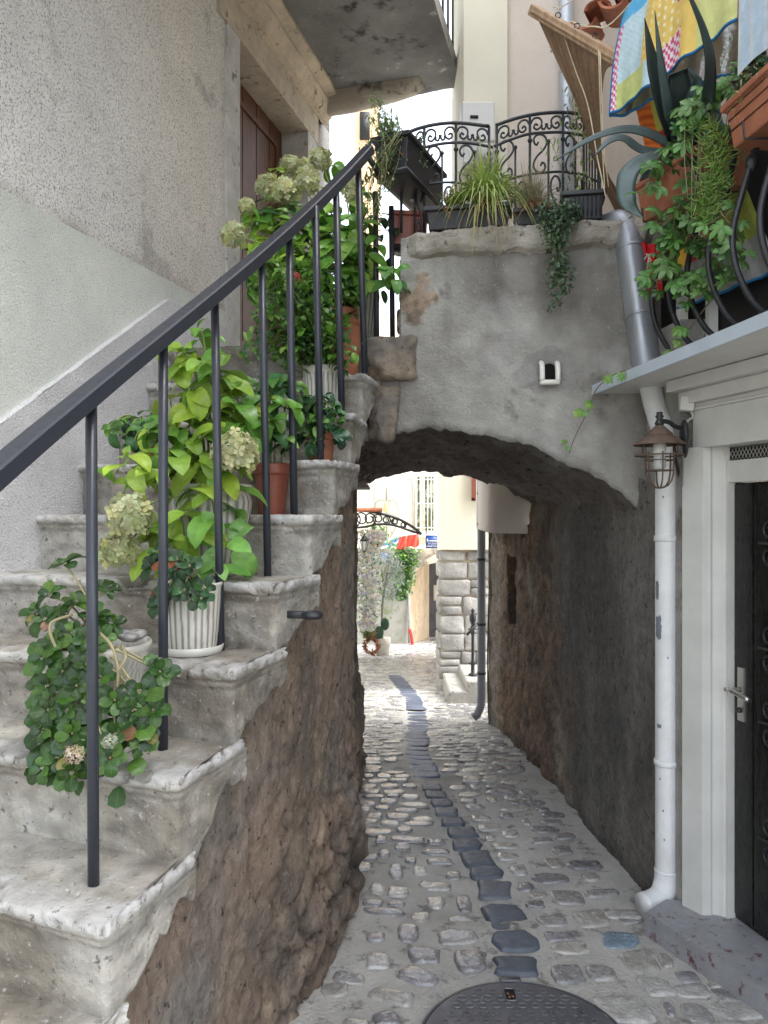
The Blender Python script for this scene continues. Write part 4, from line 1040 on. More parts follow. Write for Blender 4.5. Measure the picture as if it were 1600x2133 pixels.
cloth_patch('towel','green, white and blue striped towel beside the red towel','towel',(P(799,1127,15),P(832,1116,15),P(831,1142,15),P(798,1141,15)),lambda u,v:[(.15,.45,.22),(.75,.8,.75),(.25,.5,.3),(.1,.25,.5),(.7,.8,.85)][int(((v+u*.5)*5))%5],.03)
# ================= RIGHT HOUSE =================
GF=V((.25,-.97,0)).normalized(); GN=V((.97,.25,0)).normalized()      # along the facade to the viewer / inward
FA=V((1.149,2.945,0)); FB=V((1.197,2.88,0)); FC=V((1.288,2.861,0))
def fp(o,t,s,z): p=o+GF*t+GN*s; return V((p.x,p.y,z))
rh=thing('house','shopfront house on the right with a white wooden door frame and a black door','house',(1.4,2.5,0))
def fbox(mb,o,t0,t1,s0,s1,z0,z1): mb.hexa([fp(o,t0,s0,z0),fp(o,t1,s0,z0),fp(o,t1,s1,z0),fp(o,t0,s1,z0),fp(o,t0,s0,z1),fp(o,t1,s0,z1),fp(o,t1,s1,z1),fp(o,t0,s1,z1)])
mb=MB(); mb.col=(.33,.32,.30)
mb.prism([(1.12,3.27),(1.155,2.99),(1.30,2.98),(1.36,3.3)],-.05,2.35); mb.build('corner_wall',M['plaster'],rh,smooth=False)
mb=MB(); mb.prism([(FA.x,FA.y),(FB.x,FB.y),(1.222,2.874),(1.232,2.88),(1.255,2.874),(1.266,2.864),(FC.x,FC.y),(1.34,2.99),(1.16,2.988)],.088,1.845); mb.build('pilaster',M['creampaint'],rh,smooth=False)
mb=MB(); mb.prism([(FA.x-.004,FA.y+.004),(FB.x-.006,FB.y-.004),(FB.x+.012,FB.y-.006),(FB.x+.012,FB.y+.01),(FA.x+.02,FA.y+.02)],.09,1.70); mb.build('edge_board',M['creampaint'],rh,smooth=False)
mb=MB(); fbox(mb,FC,-.022,.006,-.014,.05,.09,1.79); mb.build('door_stile_frame',M['creampaint'],rh,smooth=False)
mb=MB(); fbox(mb,FB,-.055,1.35,-.004,.14,1.842,1.985); mb.build('header_beam',M['creampaint'],rh,smooth=False)
mb=MB(); fbox(mb,FB,-.05,1.35,-.010,.1,1.986,1.996); fbox(mb,FB,-.05,1.35,-.006,.1,1.998,2.011); mb.build('header_moulding',M['creampaint'],rh,smooth=False)
mb=MB(); fbox(mb,FB,-.10,1.35,-.035,.1,2.012,2.06); fbox(mb,FB,-.12,1.35,-.075,.1,2.062,2.105); mb.build('fascia_board',M['creampaint'],rh,smooth=False)
mb=MB(); fbox(mb,FC,0,1.2,-.01,.04,1.71,1.79); mb.build('door_head',M['creampaint'],rh,smooth=False)
mb=MB(); fbox(mb,FC,-.04,1.2,.030,.06,1.78,1.85); mb.build('vent_cavity',M['dark'],rh,smooth=False)
mb=MB()
for k in range(60):
    t=-.03+k*.018
    for s in (1,-1):
        pts=[fp(FC,t+s*.009*w,.0,z) for w,z in ((0,1.79),(1,1.803),(0,1.816),(1,1.829),(0,1.842))]; mb.tube(pts,.0012,4)
mb.build('vent_mesh',M['chrome'],rh)
mb=MB(); fbox(mb,FC,.006,.93,.02,.06,.092,1.708)
dr=mb.build('door',M['blackdoor'],rh,smooth=False)
mb=MB()
for k in range(9): fbox(mb,FC,.012+k*.1,.012+k*.1+.092,.012,.02,.11,1.70)
mb.build('door_boards',M['blackdoor'],dr,smooth=False)
h0=fp(FC,.052,.006,0)
mb=MB(); fbox(mb,FC,.036,.068,.004,.012,.835,1.03); mb.build('handle_plate',M['chrome'],dr,smooth=False)
mb=MB(); a=fp(FC,.052,.006,.95); mb.tube([a,a-GN*.05],.009,10); mb.tube(spline([a-GN*.05,a-GN*.055+GF*.03,a-GN*.05+GF*.10+V((0,0,-.012))],5),.009,10); mb.tube([a-GN*.05,a-GN*.05-GF*.02],.009,8); mb.build('handle',M['chrome'],dr)
mb=MB(); a=fp(FC,.052,.002,.875); mb.tube([a,a-GN*.012],.010,12); mb.build('lock_cylinder',M['iron'],dr)
mb=MB()
for z in (1.49,.86,.45,1.12):
    mb=MB()
    for k in range(2):
        s=1 if k else -1; cc=fp(FC,.20,.0,z+s*.045)
        mb.tube([cc+GF*(math.cos(a)*.035*(1-a/13))+V((0,0,s*math.sin(a)*.035*(1-a/13)))for a in np.linspace(0,8.5,30)],.005,6)
    mb.tube([fp(FC,.15,0,z),fp(FC,.6,0,z)],.005,6); mb.build('scroll_ironwork',M['iron'],dr)
mb=MB(); fbox(mb,FB,-.08,2.0,.35,3.5,-.05,2.12); mb.build('body',M['creampaint'],rh,smooth=False)
mb=MB(); fbox(mb,FC,.95,1.9,-.1,.3,.09,2.1); mb.build('side_pilaster',M['creampaint'],rh,smooth=False)
ts=thing('door_sill','grey painted stone door sill with flaking red paint below the black door','door sill',(1.2,2.7,0))
mb=MB(); rows=[]
poly=[(.985,2.905),(1.21,2.415),(1.50,1.75),(2.1,1.9),(1.5,2.95),(1.10,3.0)]
mb.prism(poly,-.03,.084); mb.prism([(x*.995+.008,y*.998) for x,y in poly],.084,.090); mb.build('sill_block',M['threshold'],ts,smooth=False)
# canopy
cp=thing('canopy','white painted flat canopy with a pale blue metal edge over the shop door','canopy',(1.3,2.3,2.1))
poly=[(.905,3.33),(1.05,2.1),(1.19,.9),(2.6,.9),(2.4,3.33)]
mb=MB(); mb.prism([(x+.012,y) for x,y in poly][:3]+poly[3:],2.109,2.130); mb.build('underside_board',M['creampaint'],cp,smooth=False)
mb=MB()
for a,b in zip(poly[:3],poly[1:3]):
    a=V((a[0],a[1],2.128)); b=V((b[0],b[1],2.128)); mb.bar(a,b,.010,.042)
mb.build('metal_edge',mat('pale_metal_edge',(.62,.70,.80),.3,8,.08,.1,metal=.3),cp,smooth=False)
mb=MB(); mb.prism([(x+.01,y-.002) for x,y in poly],2.131,2.137); mb.build('metal_sheet',M['zinc'],cp,smooth=False)
# white downpipe
wp=thing('downpipe','white painted downpipe with peeling patches beside the shop door','downpipe',(1.132,3.07,0))
c=V((1.130,3.07,0)); mb=MB(); mb.col=(1,1,1)
ptl=[P(1353,796,3.17),P(1366,850,3.13),c+V((0,0,1.87)),c+V((0,0,1.75)),c+V((0,0,1.0)),c+V((0,0,.20)),c+V((0,0,.155))]
mb.tube(spline(ptl,6),.044,24); mb.build('pipe',M['whitepipe'],wp)
mb=MB(); mb.tube(spline([c+V((0,0,.17)),c+V((-.004,-.003,.12)),c+V((-.028,-.02,.075)),c+V((-.07,-.04,.06)),c+V((-.115,-.06,.058))],6),[.047]*25,24); mb.build('elbow',M['whitepipe'],wp)
for z in (1.495,.60):
    mb=MB(); mb.lathe(c+V((0,0,z)),[(.045,-.012),(.049,-.010),(.049,.010),(.045,.012)],24,cap=False); mb.bar(c+V((.045,0,z)),c+V((.085,.0,z+.006)),.02,.016); mb.build('bracket',M['whitepipe'],wp)
mb=MB(); mb.lathe(c+V((0,0,.168)),[(.045,-.006),(.048,-.004),(.048,.004),(.045,.006)],24,cap=False); mb.build('joint_ring',M['whitepipe'],wp)
mb=MB(); mb.col=(.16,.18,.21)     # bare patches where paint has flaked off
def flake(ang,z,w,h,seed):
    rr=.0447; n=8; base=len(mb.v)
    g=[]
    for j in range(n+1):
        for i in range(n+1):
            u=i/n-.5; v=j/n-.5; k=1+.5*noise.noise(V((u*6,v*6,seed))); a=ang+u*w/rr*k; g.append(mb.vert(c+V((math.cos(a)*rr,math.sin(a)*rr,z+v*h*(1+.4*noise.noise(V((v*5,u*5,seed+3))))))))
    for j in range(n):
        for i in range(n): q=base+j*(n+1)+i; mb.face([q,q+1,q+n+2,q+n+1])
AV=math.atan2(-3.07,-1.13)
flake(AV-.95,PZ(1230,3.03),.02,.07,1); flake(AV-.8,PZ(1310,3.03),.03,.085,5); flake(AV-.7,PZ(1515,3.03),.02,.014,2); flake(AV-.6,PZ(1625,3.03),.006,.008,3); flake(AV-.3,PZ(1690,3.03),.006,.008,8); flake(AV+.1,PZ(1370,3.03),.005,.009,6); flake(AV-.3,PZ(1035,3.03),.006,.010,6); flake(AV-.2,PZ(1750,3.03),.005,.008,12)
mb.build('bare_patch',mat('bare_pipe_grey',(1.2,1.2,1.2),.5,20,.2,.1),wp)
zp=thing('drainpipe','thick grey zinc drainpipe with an elbow bending down the end of the bridge wall','drainpipe',P(1310,600,3.3))
mb=MB(); mb.col=(1,1,1)
pl=[P(1200,492,3.62),P(1262,474,3.40),P(1290,466,3.34),P(1306,484,3.31),P(1312,515,3.29),P(1330,640,3.24),P(1347,755,3.19),P(1354,800,3.17)]
mb.tube(spline(pl,8),.058,28); mb.build('pipe',M['zinc'],zp)
mb=MB()
for q,dr_ in ((P(1313,520,3.289),P(1330,640,3.24)-P(1312,515,3.29)),(P(1300,475,3.322),V((1,-.3,-.8))),(P(1332,660,3.232),P(1330,640,3.24)-P(1312,515,3.29))):
    dr_=dr_.normalized(); mb.tube([q-dr_*.006,q+dr_*.006],.0605,28)
mb.build('seam_ring',M['zinc'],zp)
# wall lantern
D=2.85; lc=P(1374,925,D)
la=thing('wall_lantern','rusty conical wall lantern with a wire cage in front of the white downpipe','wall lamp',lc)
mb=MB(); mb.lathe(lc,[(.094,-.004),(.095,.0),(.045,.034),(.040,.036)],32,cap=False); mb.lathe(lc,[(.048,.033),(.049,.036),(.014,.070),(.010,.074)],32,cap=False); mb.build('shade',M['rust'],la)
mb=MB(); mb.lathe(lc,[(.014,.068),(.018,.078),(.012,.088),(.010,.094),(.016,.102),(.010,.110),(.012,.118),(.001,.120)],16)
mb.tube(spline([lc+V((.008,0,.086)),lc+V((.04,.01,.082)),lc+V((.065,.02,.068)),lc+V((.095,.03,.062))],6),.009,8); mb.build('arm',M['iron'],la)
mb=MB(); q=lc+V((.105,.035,.04)); mb.blob(q,(.016,.030,.055),16,10,0); mb.blob(q+V((.004,0,-.04)),(.010,.02,.05),12,8,0); mb.build('back_plate',M['iron'],la)
mb=MB(); mb.lathe(lc,[(.02,.005),(.024,-.005),(.024,-.04),(.021,-.045)],20); mb.build('bulb_socket',M['whitepaint'],la)
mb=MB(); mb.lathe(lc,[(.021,-.045),(.022,-.05),(.022,-.085),(.015,-.095),(.001,-.098)],20); mb.build('glass',M['glass'],la)
mb=MB()
mb.tube([lc+V((math.cos(a)*.086,math.sin(a)*.086,-.042)) for a in np.linspace(0,2*math.pi,33)[:-1]],.0035,6,closed=True)
for rr,zz in ((.050,-.060),(.046,-.098)): mb.tube([lc+V((math.cos(a)*rr,math.sin(a)*rr,zz)) for a in np.linspace(0,2*math.pi,29)[:-1]],.0025,6,closed=True)
for k in range(4):
    a=k*math.pi/2+.5; mb.tube([lc+V((math.cos(a)*.082,math.sin(a)*.082,0)),lc+V((math.cos(a)*.082,math.sin(a)*.082,-.042))],.002,5)
for k in range(3):
    a=k*math.pi/3+.4; e=V((math.cos(a),math.sin(a),0))
    mb.tube([lc+e*.052*x+V((0,0,z)) for x,z in ((1,-.03),(1,-.07),(.97,-.11),(.85,-.135),(.6,-.153),(.3,-.161),(0,-.163),(-.3,-.161),(-.6,-.153),(-.85,-.135),(-.97,-.11),(-1,-.07),(-1,-.03))],.0032,6)
mb.build('cage',M['rust'],la)
jb=thing('junction_box','small white junction box above the wall lantern','junction box',P(1431,840,2.93))
mb=MB(); ax=(V((.9,-.25,-.1)).normalized(),V((.25,.95,0)).normalized(),V((.1,0,1)).normalized()); mb.box(P(1431,841,2.93),(.052,.045,.058),ax,bevel=.004); mb.build('box',M['creampaint'],jb,edge=30)
mb=MB(); mb.tube(spline([P(1440,858,2.92),P(1444,868,2.92),P(1436,874,2.93),P(1430,880,2.94)],5),.004,6); mb.build('wire',M['creampaint'],jb)
mb=MB(); mb.tube(spline([P(1404,925,2.95),P(1408,960,2.98),P(1417,1010,3.02),P(1418,1090,3.03),P(1417,1180,3.03),P(1418,1500,3.03)],6),.006,8); mb.build('wall_cable',M['cable'],tag=dict(label='thin black cable running down between the white pipe and the door frame',cat='cable'))
# iron ring in stair wall
ir=thing('iron_ring','flat black iron ring bracket sticking out of the stair wall','iron ring',P(615,1277,2.30))
q=P(606,1280,2.36); e=V((1,-.22,.0)).normalized(); mb=MB(); mb.bar(q-e*.03,q+e*.045,.022,.022,bevel=.003)
cc=q+e*.068; mb.tube([cc+V((math.cos(a)*.026,math.sin(a)*.020,0)) for a in np.linspace(0,2*math.pi,25)[:-1]],.0085,8,closed=True,flat=1.3); mb.build('bracket',M['iron'],ir)
# upper storey of the right house
mb=MB()
fbox(mb,FB,-.40,.02,.45,.5,2.13,3.3); mb.build('dark_doorway',M['dark'],rh,smooth=False)
mb=MB(); mb.prism([(1.42,3.50),(1.62,3.45),(1.62,3.40),(1.42,3.42)],2.2,2.95); 
mb=MB(); a=[(1.215,3.40),(1.66,.5),(1.95,.5),(1.65,3.5)]; mb.prism(a,2.13,3.05); mb.build('balcony_recess',M['dark'],rh,smooth=False)
mb=MB(); mb.prism([(1.38,3.45),(1.73,-1),(4,-1),(4,3.5)],3.05,8.0); mb.build('upper_wall',M['beige'],rh,smooth=False)
for px_,d in ((1422,3.1),(1484,2.95)):
    mb=MB(); p=P(px_,0,d); mb.prism([(p.x-.014,p.y),(p.x+.018,p.y-.01),(p.x+.018,p.y+.03),(p.x-.014,p.y+.03)],2.14,2.62); mb.build('door_post',M['whitepaint'],rh,smooth=False)
# balcony rail, bellied
rb=thing('balcony_railing','bellied black wrought iron balcony railing above the white canopy','railing',(1.16,2.3,2.15))
def rl(d): return 1.17+.02*(3.1-d)
for k in range(10):
    d=3.08-k*.17; x=rl(d); mb=MB()
    pts=[(x+.09,2.20),(x+.02,2.215),(x-.04,2.27),(x-.085,2.37),(x-.095,2.47),(x-.07,2.58),(x-.04,2.68),(x-.012,2.77),(x,2.9),(x,3.06)]
    mb.tube(spline([V((a,d,b)) for a,b in pts],5),.0105,8); mb.blob((x-.035,d,2.69),(.020,.020,.028),10,8,.05); mb.build('baluster',M['iron'],rb)
mb=MB(); mb.bar((rl(3.15)+.03,3.15,2.205),(rl(1.4)+.03,1.4,2.205),.03,.022); mb.bar((rl(3.15)+.09,3.15,2.26),(rl(1.4)+.09,1.4,2.26),.02,.014); mb.build('bottom_rail',M['iron'],rb)
mb=MB(); mb.bar((rl(3.15),3.15,3.06),(rl(1.4),1.4,3.06),.035,.018); mb.build('top_rail',M['iron'],rb)
# ================= STAIR HANDRAIL =================
sr=thing('stair_railing','slim black painted iron railing with round balusters along the staircase edge','railing',(-.6,1.7,.8))
RT=[(-420,1380,1.0),(-150,1085,1.19),(0,966,1.375),(190,828,1.67),(340,708,1.97),(447,613,2.27),(545,528,2.50),(602,474,2.68),(657,427,2.83),(700,386,3.0),(745,336,3.21),(762,320,3.28)]
_rp=[P(*q) for q in RT]; _d=[p.y for p in _rp]; _cx=np.polyfit(_d,[p.x for p in _rp],3); _cz=np.polyfit(_d,[p.z for p in _rp],3)
rail=[V((float(np.polyval(_cx,d)),d,float(np.polyval(_cz,d)))) for d in np.linspace(.95,3.29,40)]
mb=MB(); prev=None
sec=[(-.024,-.018),(-.024,.014),(-.020,.018),(.020,.018),(.024,.014),(.024,-.018)]
for i,p in enumerate(rail):
    t=(rail[min(i+1,len(rail)-1)]-rail[max(0,i-1)]).normalized(); s_=t.cross(V((0,0,1))).normalized(); u=s_.cross(t)
    ring=[mb.vert(p+s_*a+u*b) for a,b in sec]
    if prev: 
        for k in range(6): mb.face([prev[k],ring[k],ring[(k+1)%6],prev[(k+1)%6]])
    else: mb.face(ring)
    prev=ring
mb.face(prev[::-1]); mb.build('handrail',M['rail'],sr,edge=30)
BL=[(195,1.67,1,190,842),(340,1.97,2,340,712),(460,2.27,3,447,617),(558,2.50,4,545,532),(613,2.70,5,602,478),(668,2.83,6,657,430),(712,3.0,7,700,390),(760,3.21,8,746,340)]
for px,d,n,tx,ty in BL:
    b=V((PX(px,d),d,sz(n)-.01)); t=P(tx,ty,d); mb=MB(); mb.tube([b,b.lerp(t,.5),t],.0125 if d<2.6 else .0135,12); mb.build('baluster',M['rail'],sr)
for px,d,z0,py in ((785,3.49,2.38,400),(818,3.62,2.38,430)):
    mb=MB(); b=V((PX(px,d),d,z0)); mb.tube([b,V((PX(px-3,d),d,PZ(py,d)))],.013,10); mb.build('baluster',M['rail'],sr)
mb=MB(); a=P(760,316,3.28); mb.bar(a,P(790,362,3.34),.006,.03); mb.tube(spline([P(762,300,3.3),P(768,316,3.32),P(776,345,3.36),P(790,372,3.42)],5),.005,6); mb.build('planter_bracket',M['iron'],sr)
# ================= TERRACE RAILING =================
tr=thing('terrace_railing','low arched black wrought iron railing with scrolls on the bridge parapet','railing',(.6,3.62,2.86))
DD=3.62
def Q(px,py,d=DD): return P(px,py,d)
def arc(mb,pts,r,d=DD): mb.tube(spline([Q(x,y,d) for x,y in pts],6),r,8)
def spiral(mb,cx,cy,r,a0,turns,sgn,r_=.0055,d=DD):
    pts=[]
    for k in range(22):
        f=k/21; a=a0+sgn*turns*2*math.pi*f; rr=r*(1-.72*f); pts.append(Q(cx+rr*math.cos(a),cy+rr*math.sin(a),d))
    mb.tube(pts,r_,6); return pts[0]
TOPC=[(.03,.42),(.10,.15),(.24,.08),(.35,.28),(.33,.62),(.22,.80),(.12,.66),(.17,.46),(.24,.55)]
TOPD=[(.50,.52),(.44,.80),(.36,.74),(.37,.58)]
def cpair(mb,x0,x1,y0,y1,d=DD):
    for S_ in (TOPC,TOPD):
        for s in (0,1):
            pts=[]
            for u,v in S_:
                uu=1-u if s else u; pts.append(Q(lerp(x0,x1,uu),lerp(y0,y1,uu)+4+v*34,d))
            mb.tube(spline(pts,5),.0048,6)
    mb.blob(Q((x0+x1)/2,(y0+y1)/2+22,d),(.009,.006,.006),8,6,0)
SS=[(.42,.20),(.34,.27),(.22,.24),(.16,.13),(.32,.02),(.62,.0),(.86,.10),(.88,.26),(.68,.42),(.40,.55),(.20,.70),(.16,.86),(.34,.98),(.62,1.0),(.80,.90),(.78,.78),(.64,.74),(.56,.82)]
def sscroll(mb,x0,x1,y0,y1,s=1,d=DD):
    mb.tube(spline([Q(lerp(x0,x1,u if s>0 else 1-u),lerp(y0,y1,v),d) for u,v in SS],4),.0052,6)
def panel(name,top,mid,low,xs_,bot):
    mb=MB(); arc(mb,top,.0085); arc(mb,mid,.007); arc(mb,low,.006); mb.build('curved_rail',M['iron'],tr)
    tx=[a for a,_ in top]; ty=[b for _,b in top]; mx_=[a for a,_ in mid]; my=[b for _,b in mid]; lx=[a for a,_ in low]; ly=[b for _,b in low]
    for x in xs_:
        mb=MB(); mb.tube([Q(x,interp(x,tx,ty)),Q(x,bot)],.0065,8); mb.blob(Q(x,interp(x,mx_,my)+14),(.012,.012,.012),8,6,0); mb.build('upright',M['iron'],tr)
    mb=MB()
    for a,b in zip(xs_,xs_[1:]):
        cpair(mb,a,b,interp(a,tx,ty),interp(b,tx,ty))
        m=(a+b)/2; yb=interp(b,mx_,my); yl=interp(m,lx,ly)
        sscroll(mb,a+2,m+4,interp(m,mx_,my)+4,yl,1); mb.tube([Q(m+4,interp(m,mx_,my)+20),Q(m+4,bot)],.0055,6); mb.blob(Q(m+4,interp(m,mx_,my)+18),(.010,.010,.010),8,6,0)
        sscroll(mb,m+6,b-2,yl+8,bot-5,-1)
    mb.build('scrollwork',M['iron'],tr)
panel('a',[(832,285),(870,268),(915,258),(960,256),(1019,263)],[(832,325),(896,304),(945,297),(985,299),(1027,307)],[(832,395),(892,383),(945,380),(1020,388)],[836,884,950,1019],485)
panel('b',[(1033,261),(1066,249),(1102,240),(1140,235),(1178,234),(1218,239)],[(1029,305),(1066,290),(1102,279),(1140,276),(1175,276),(1222,283)],[(1040,384),(1066,372),(1099,364),(1140,359),(1174,358),(1222,365)],[1035,1104,1173,1216],485)
mb=MB(); mb.tube([Q(1216,239),P(1235,248,3.5),P(1248,262,3.4)],.008,8); mb.tube([Q(1216,283),P(1235,292,3.5),P(1250,305,3.4)],.007,8); mb.tube([Q(1216,365),P(1250,380,3.4)],.006,8); mb.build('side_rail',M['iron'],tr)
for k,(x,d) in enumerate(((1222,3.58),(1228,3.54),(1234,3.5),(1240,3.46),(1246,3.42),(1250,3.4))):
    mb=MB(); mb.tube([P(x,240+k*5,d),P(x,480,d)],.005,6); mb.build('side_upright',M['iron'],tr)
# ================= PLANTS AND POTS =================
def rv(s=1): return V((R.uniform(-1,1),R.uniform(-1,1),R.uniform(-1,1)))*s
def leaf(mb, base, dr, up, L, W, col, curl=.6, fold=.25, nl=8, nw=5, wav=.06, tip=.75, blunt=.55, serr=0):
    dr=V(dr).normalized(); sd_=dr.cross(V(up)); 
    if sd_.length<1e-3: sd_=dr.orthogonal()
    sd_.normalize(); n=sd_.cross(dr); p=V(base); ang=0; rows=[]; seed=R.uniform(0,99)
    d=dr.copy(); step=L/(nl-1)
    for i in range(nl):
        v=i/(nl-1); w=W*.5*((v+.02)**blunt)*((1-v)**tip)*2.05
        if i==nl-1: w=W*.02
        if serr and 0<i<nl-1: w*=1+serr*(1 if i%2 else -1)
        row=[]
        for j in range(nw):
            u=j/(nw-1)*2-1
            q=p+sd_*u*w+n*(fold*abs(u)*w + wav*W*noise.noise(V((u*1.3,v*3,seed)))*abs(u))
            k=1+.10*noise.noise(V((u*2,v*3,seed+5)))-.08*(1-abs(u))*0
            row.append(mb.vert(q,(col[0]*k,col[1]*k,col[2]*k)))
        rows.append(row)
        a=-curl*(step/L)*(1.0+v); c,s=math.cos(a),math.sin(a)
        d,n=(d*c+n*s).normalized(),(n*c-d*s).normalized(); p=p+d*step
    for i in range(nl-1):
        for j in range(nw-1):
            v0,v1=i/(nl-1),(i+1)/(nl-1); u0,u1=j/(nw-1),(j+1)/(nw-1)
            mb.face([rows[i][j],rows[i][j+1],rows[i+1][j+1],rows[i+1][j]],[(u0,v0),(u1,v0),(u1,v1),(u0,v1)])
GY=(.33,.47,.06); GM=(.13,.30,.04); GD=(.035,.11,.03); GB=(.035,.10,.05); GDK=(.02,.055,.022)
def mixc(a,b,t): return tuple(lerp(a[i],b[i],t) for i in range(3))
def jit(c,k=.22): f=1+R.uniform(-k,k); return (c[0]*f*R.uniform(.88,1.12),c[1]*f,c[2]*f*R.uniform(.8,1.2))
def pot(root,c,r,h,kind='striped',name='pot'):
    c=V(c); mb=MB(); seg=72
    if kind=='urn': prof=[(.62,0),(.66,.02),(.72,.15),(.86,.42),(.97,.70),(1.0,.80),(.97,.87),(.90,.91),(.90,.94),(1.0,.97),(1.0,1.0),(.93,1.0),(.88,.92),(.86,.86)]
    elif kind in('striped','plain'): prof=[(.80,0),(.83,.02),(.90,.3),(.97,.75),(.99,.93),(1.03,.97),(1.03,1.0),(.95,1.0),(.92,.95),(.90,.88)]
    elif kind=='dots': prof=[(.78,0),(.81,.02),(.88,.3),(.95,.72),(.99,.90),(1.02,.93),(1.05,.97),(1.03,1.0),(.97,1.0),(.94,.95),(.92,.86)]
    else: prof=[(.70,0),(.72,.02),(.90,.76),(.92,.78),(1.03,.79),(1.05,.82),(1.05,.98),(1.03,1.0),(.95,1.0),(.92,.92),(.88,.84)]
    # refine
    pr=[]
    for a,b in zip(prof,prof[1:]):
        m=4 if b[1]-a[1]>.15 else 1
        for k in range(m): pr.append((lerp(a[0],b[0],k/m),lerp(a[1],b[1],k/m)))
    pr.append(prof[-1])
    rings=[]; nr=26
    for f,z in pr:
        ring=[]
        for k in range(seg*2):
            a=math.pi*k/seg; col=(.58,.56,.50); rr=f*r
            if kind in('urn','striped') and .03<z<.88:
                s=math.sin(a*nr+ 1.2*z+.6*noise.noise(V((a*3,z*2,r*50)))); 
                if s>.35: col=(.30,.29,.27); rr-=.0015
                if s>.75: col=(.22,.215,.20)
            elif kind=='dots' and .08<z<.88:
                s=math.sin(a*46+ (math.pi if int(z*22)%2 else 0))
                if s>.5: rr+=.0018; col=(.64,.62,.57)
                else: col=(.42,.41,.37)
            elif kind in('terra','dkterra'): col=(1,1,1)
            ring.append(mb.vert((c.x+math.cos(a)*rr,c.y+math.sin(a)*rr,c.z+z*h),col))
        rings.append(ring)
    m=seg*2
    for A,B in zip(rings,rings[1:]):
        for k in range(m): mb.face([A[k],A[(k+1)%m],B[(k+1)%m],B[k]])
    mb.face(rings[0][::-1])
    mb.build(name,M['terra'] if kind=='terra' else (M['dkterra'] if kind=='dkterra' else M['ceramic']),root)
    mb=MB(); mb.col=(1,1,1)
    ring=[mb.vert((c.x+math.cos(a)*r*.9,c.y+math.sin(a)*r*.9,c.z+h*.87)) for a in np.linspace(0,2*math.pi,25)[:-1]]; cc=mb.vert((c.x,c.y,c.z+h*.92))
    for k in range(24): mb.face([cc,ring[k],ring[(k+1)%24]])
    mb.build('soil',M['soil'],root)
    return V((c.x,c.y,c.z+h*.9))
def saucer(root,c,r):
    mb=MB(); mb.col=(.62,.60,.55); mb.lathe(c,[(r*.85,0),(r*.95,.004),(r,.024),(r*.97,.026),(r*.9,.010),(.001,.008)],48); mb.build('saucer',M['ceramic'],root)
def stemcurve(a,b,bow=.12,r0=.004,r1=.002,mb=None,col=(.20,.26,.08)):
    a=V(a); b=V(b); m=a.lerp(b,.5)+V((R.uniform(-1,1)*bow,R.uniform(-1,1)*bow*.5,bow*.6))*(b-a).length
    pts=spline([a,m,b],6); mb.tube(pts,[lerp(r0,r1,i/(len(pts)-1)) for i in range(len(pts))],6,cf=lambda t:col); return (b-m).normalized()
def whorl(mb,ms,c,axis,L,col,pairs=3,yl=None,asp=.62):
    axis=V(axis).normalized(); x=axis.orthogonal().normalized(); y=axis.cross(x); a0=R.uniform(0,math.pi)
    for p in range(pairs):
        f=1-(p/pairs)*.62; el=lerp(-.12,.75,p/max(1,pairs-1)); 
        for s in (0,1):
            a=a0+p*math.pi/2+s*math.pi+R.uniform(-.25,.25); o=(x*math.cos(a)+y*math.sin(a))
            d=(o*math.cos(el)+axis*math.sin(el)).normalized(); cc=jit(col if p<pairs-1 else mixc(col,GM,.4))
            b=c-axis*(L*.30*(pairs-1-p)*.5); pe=b+d*L*.16
            ms.tube([b,pe],.0016,5); ll=L*f*R.uniform(.85,1.15)
            leaf(mb,pe,d,axis,ll,ll*asp,cc,curl=R.uniform(.5,1.2),fold=R.uniform(.1,.35),wav=.12,serr=.025,nl=10)
def hydra_head(mb,c,r,col1,col2,n=90):
    c=V(c)
    for k in range(n):
        z=1-2*(k+.5)/n; a=k*2.39996; rr=math.sqrt(1-z*z); d=V((rr*math.cos(a),rr*math.sin(a),z)); 
        if d.z<-.75: continue
        lump=1+.22*noise.noise(d*2.4+c*7); q=c+d*r*lump*R.uniform(.88,1.04); t=R.random(); col=jit(mixc(col1,col2,t),.28)
        x=d.orthogonal().normalized(); y=d.cross(x); s=r*R.uniform(.30,.42); b=R.uniform(0,1.6); dt=(d+rv(.65)).normalized(); x=dt.orthogonal().normalized(); y=dt.cross(x)
        for m in range(4):
            an=b+m*math.pi/2; o=x*math.cos(an)+y*math.sin(an); t_=dt.cross(o)
            i0=mb.vert(q+dt*.001,mixc(col,(.3,.35,.1),.35)); i1=mb.vert(q+o*s*.45+t_*s*.36+dt*s*.10,col); i2=mb.vert(q+o*s*.92+dt*s*R.uniform(-.05,.2),mixc(col,(.7,.68,.5),.25)); i3=mb.vert(q+o*s*.45-t_*s*.36+dt*s*.10,col)
            i4=mb.vert(q+o*s*.80+t_*s*.24+dt*s*.14,col); i5=mb.vert(q+o*s*.80-t_*s*.24+dt*s*.14,col)
            mb.face([i0,i1,i4,i2,i5,i3])
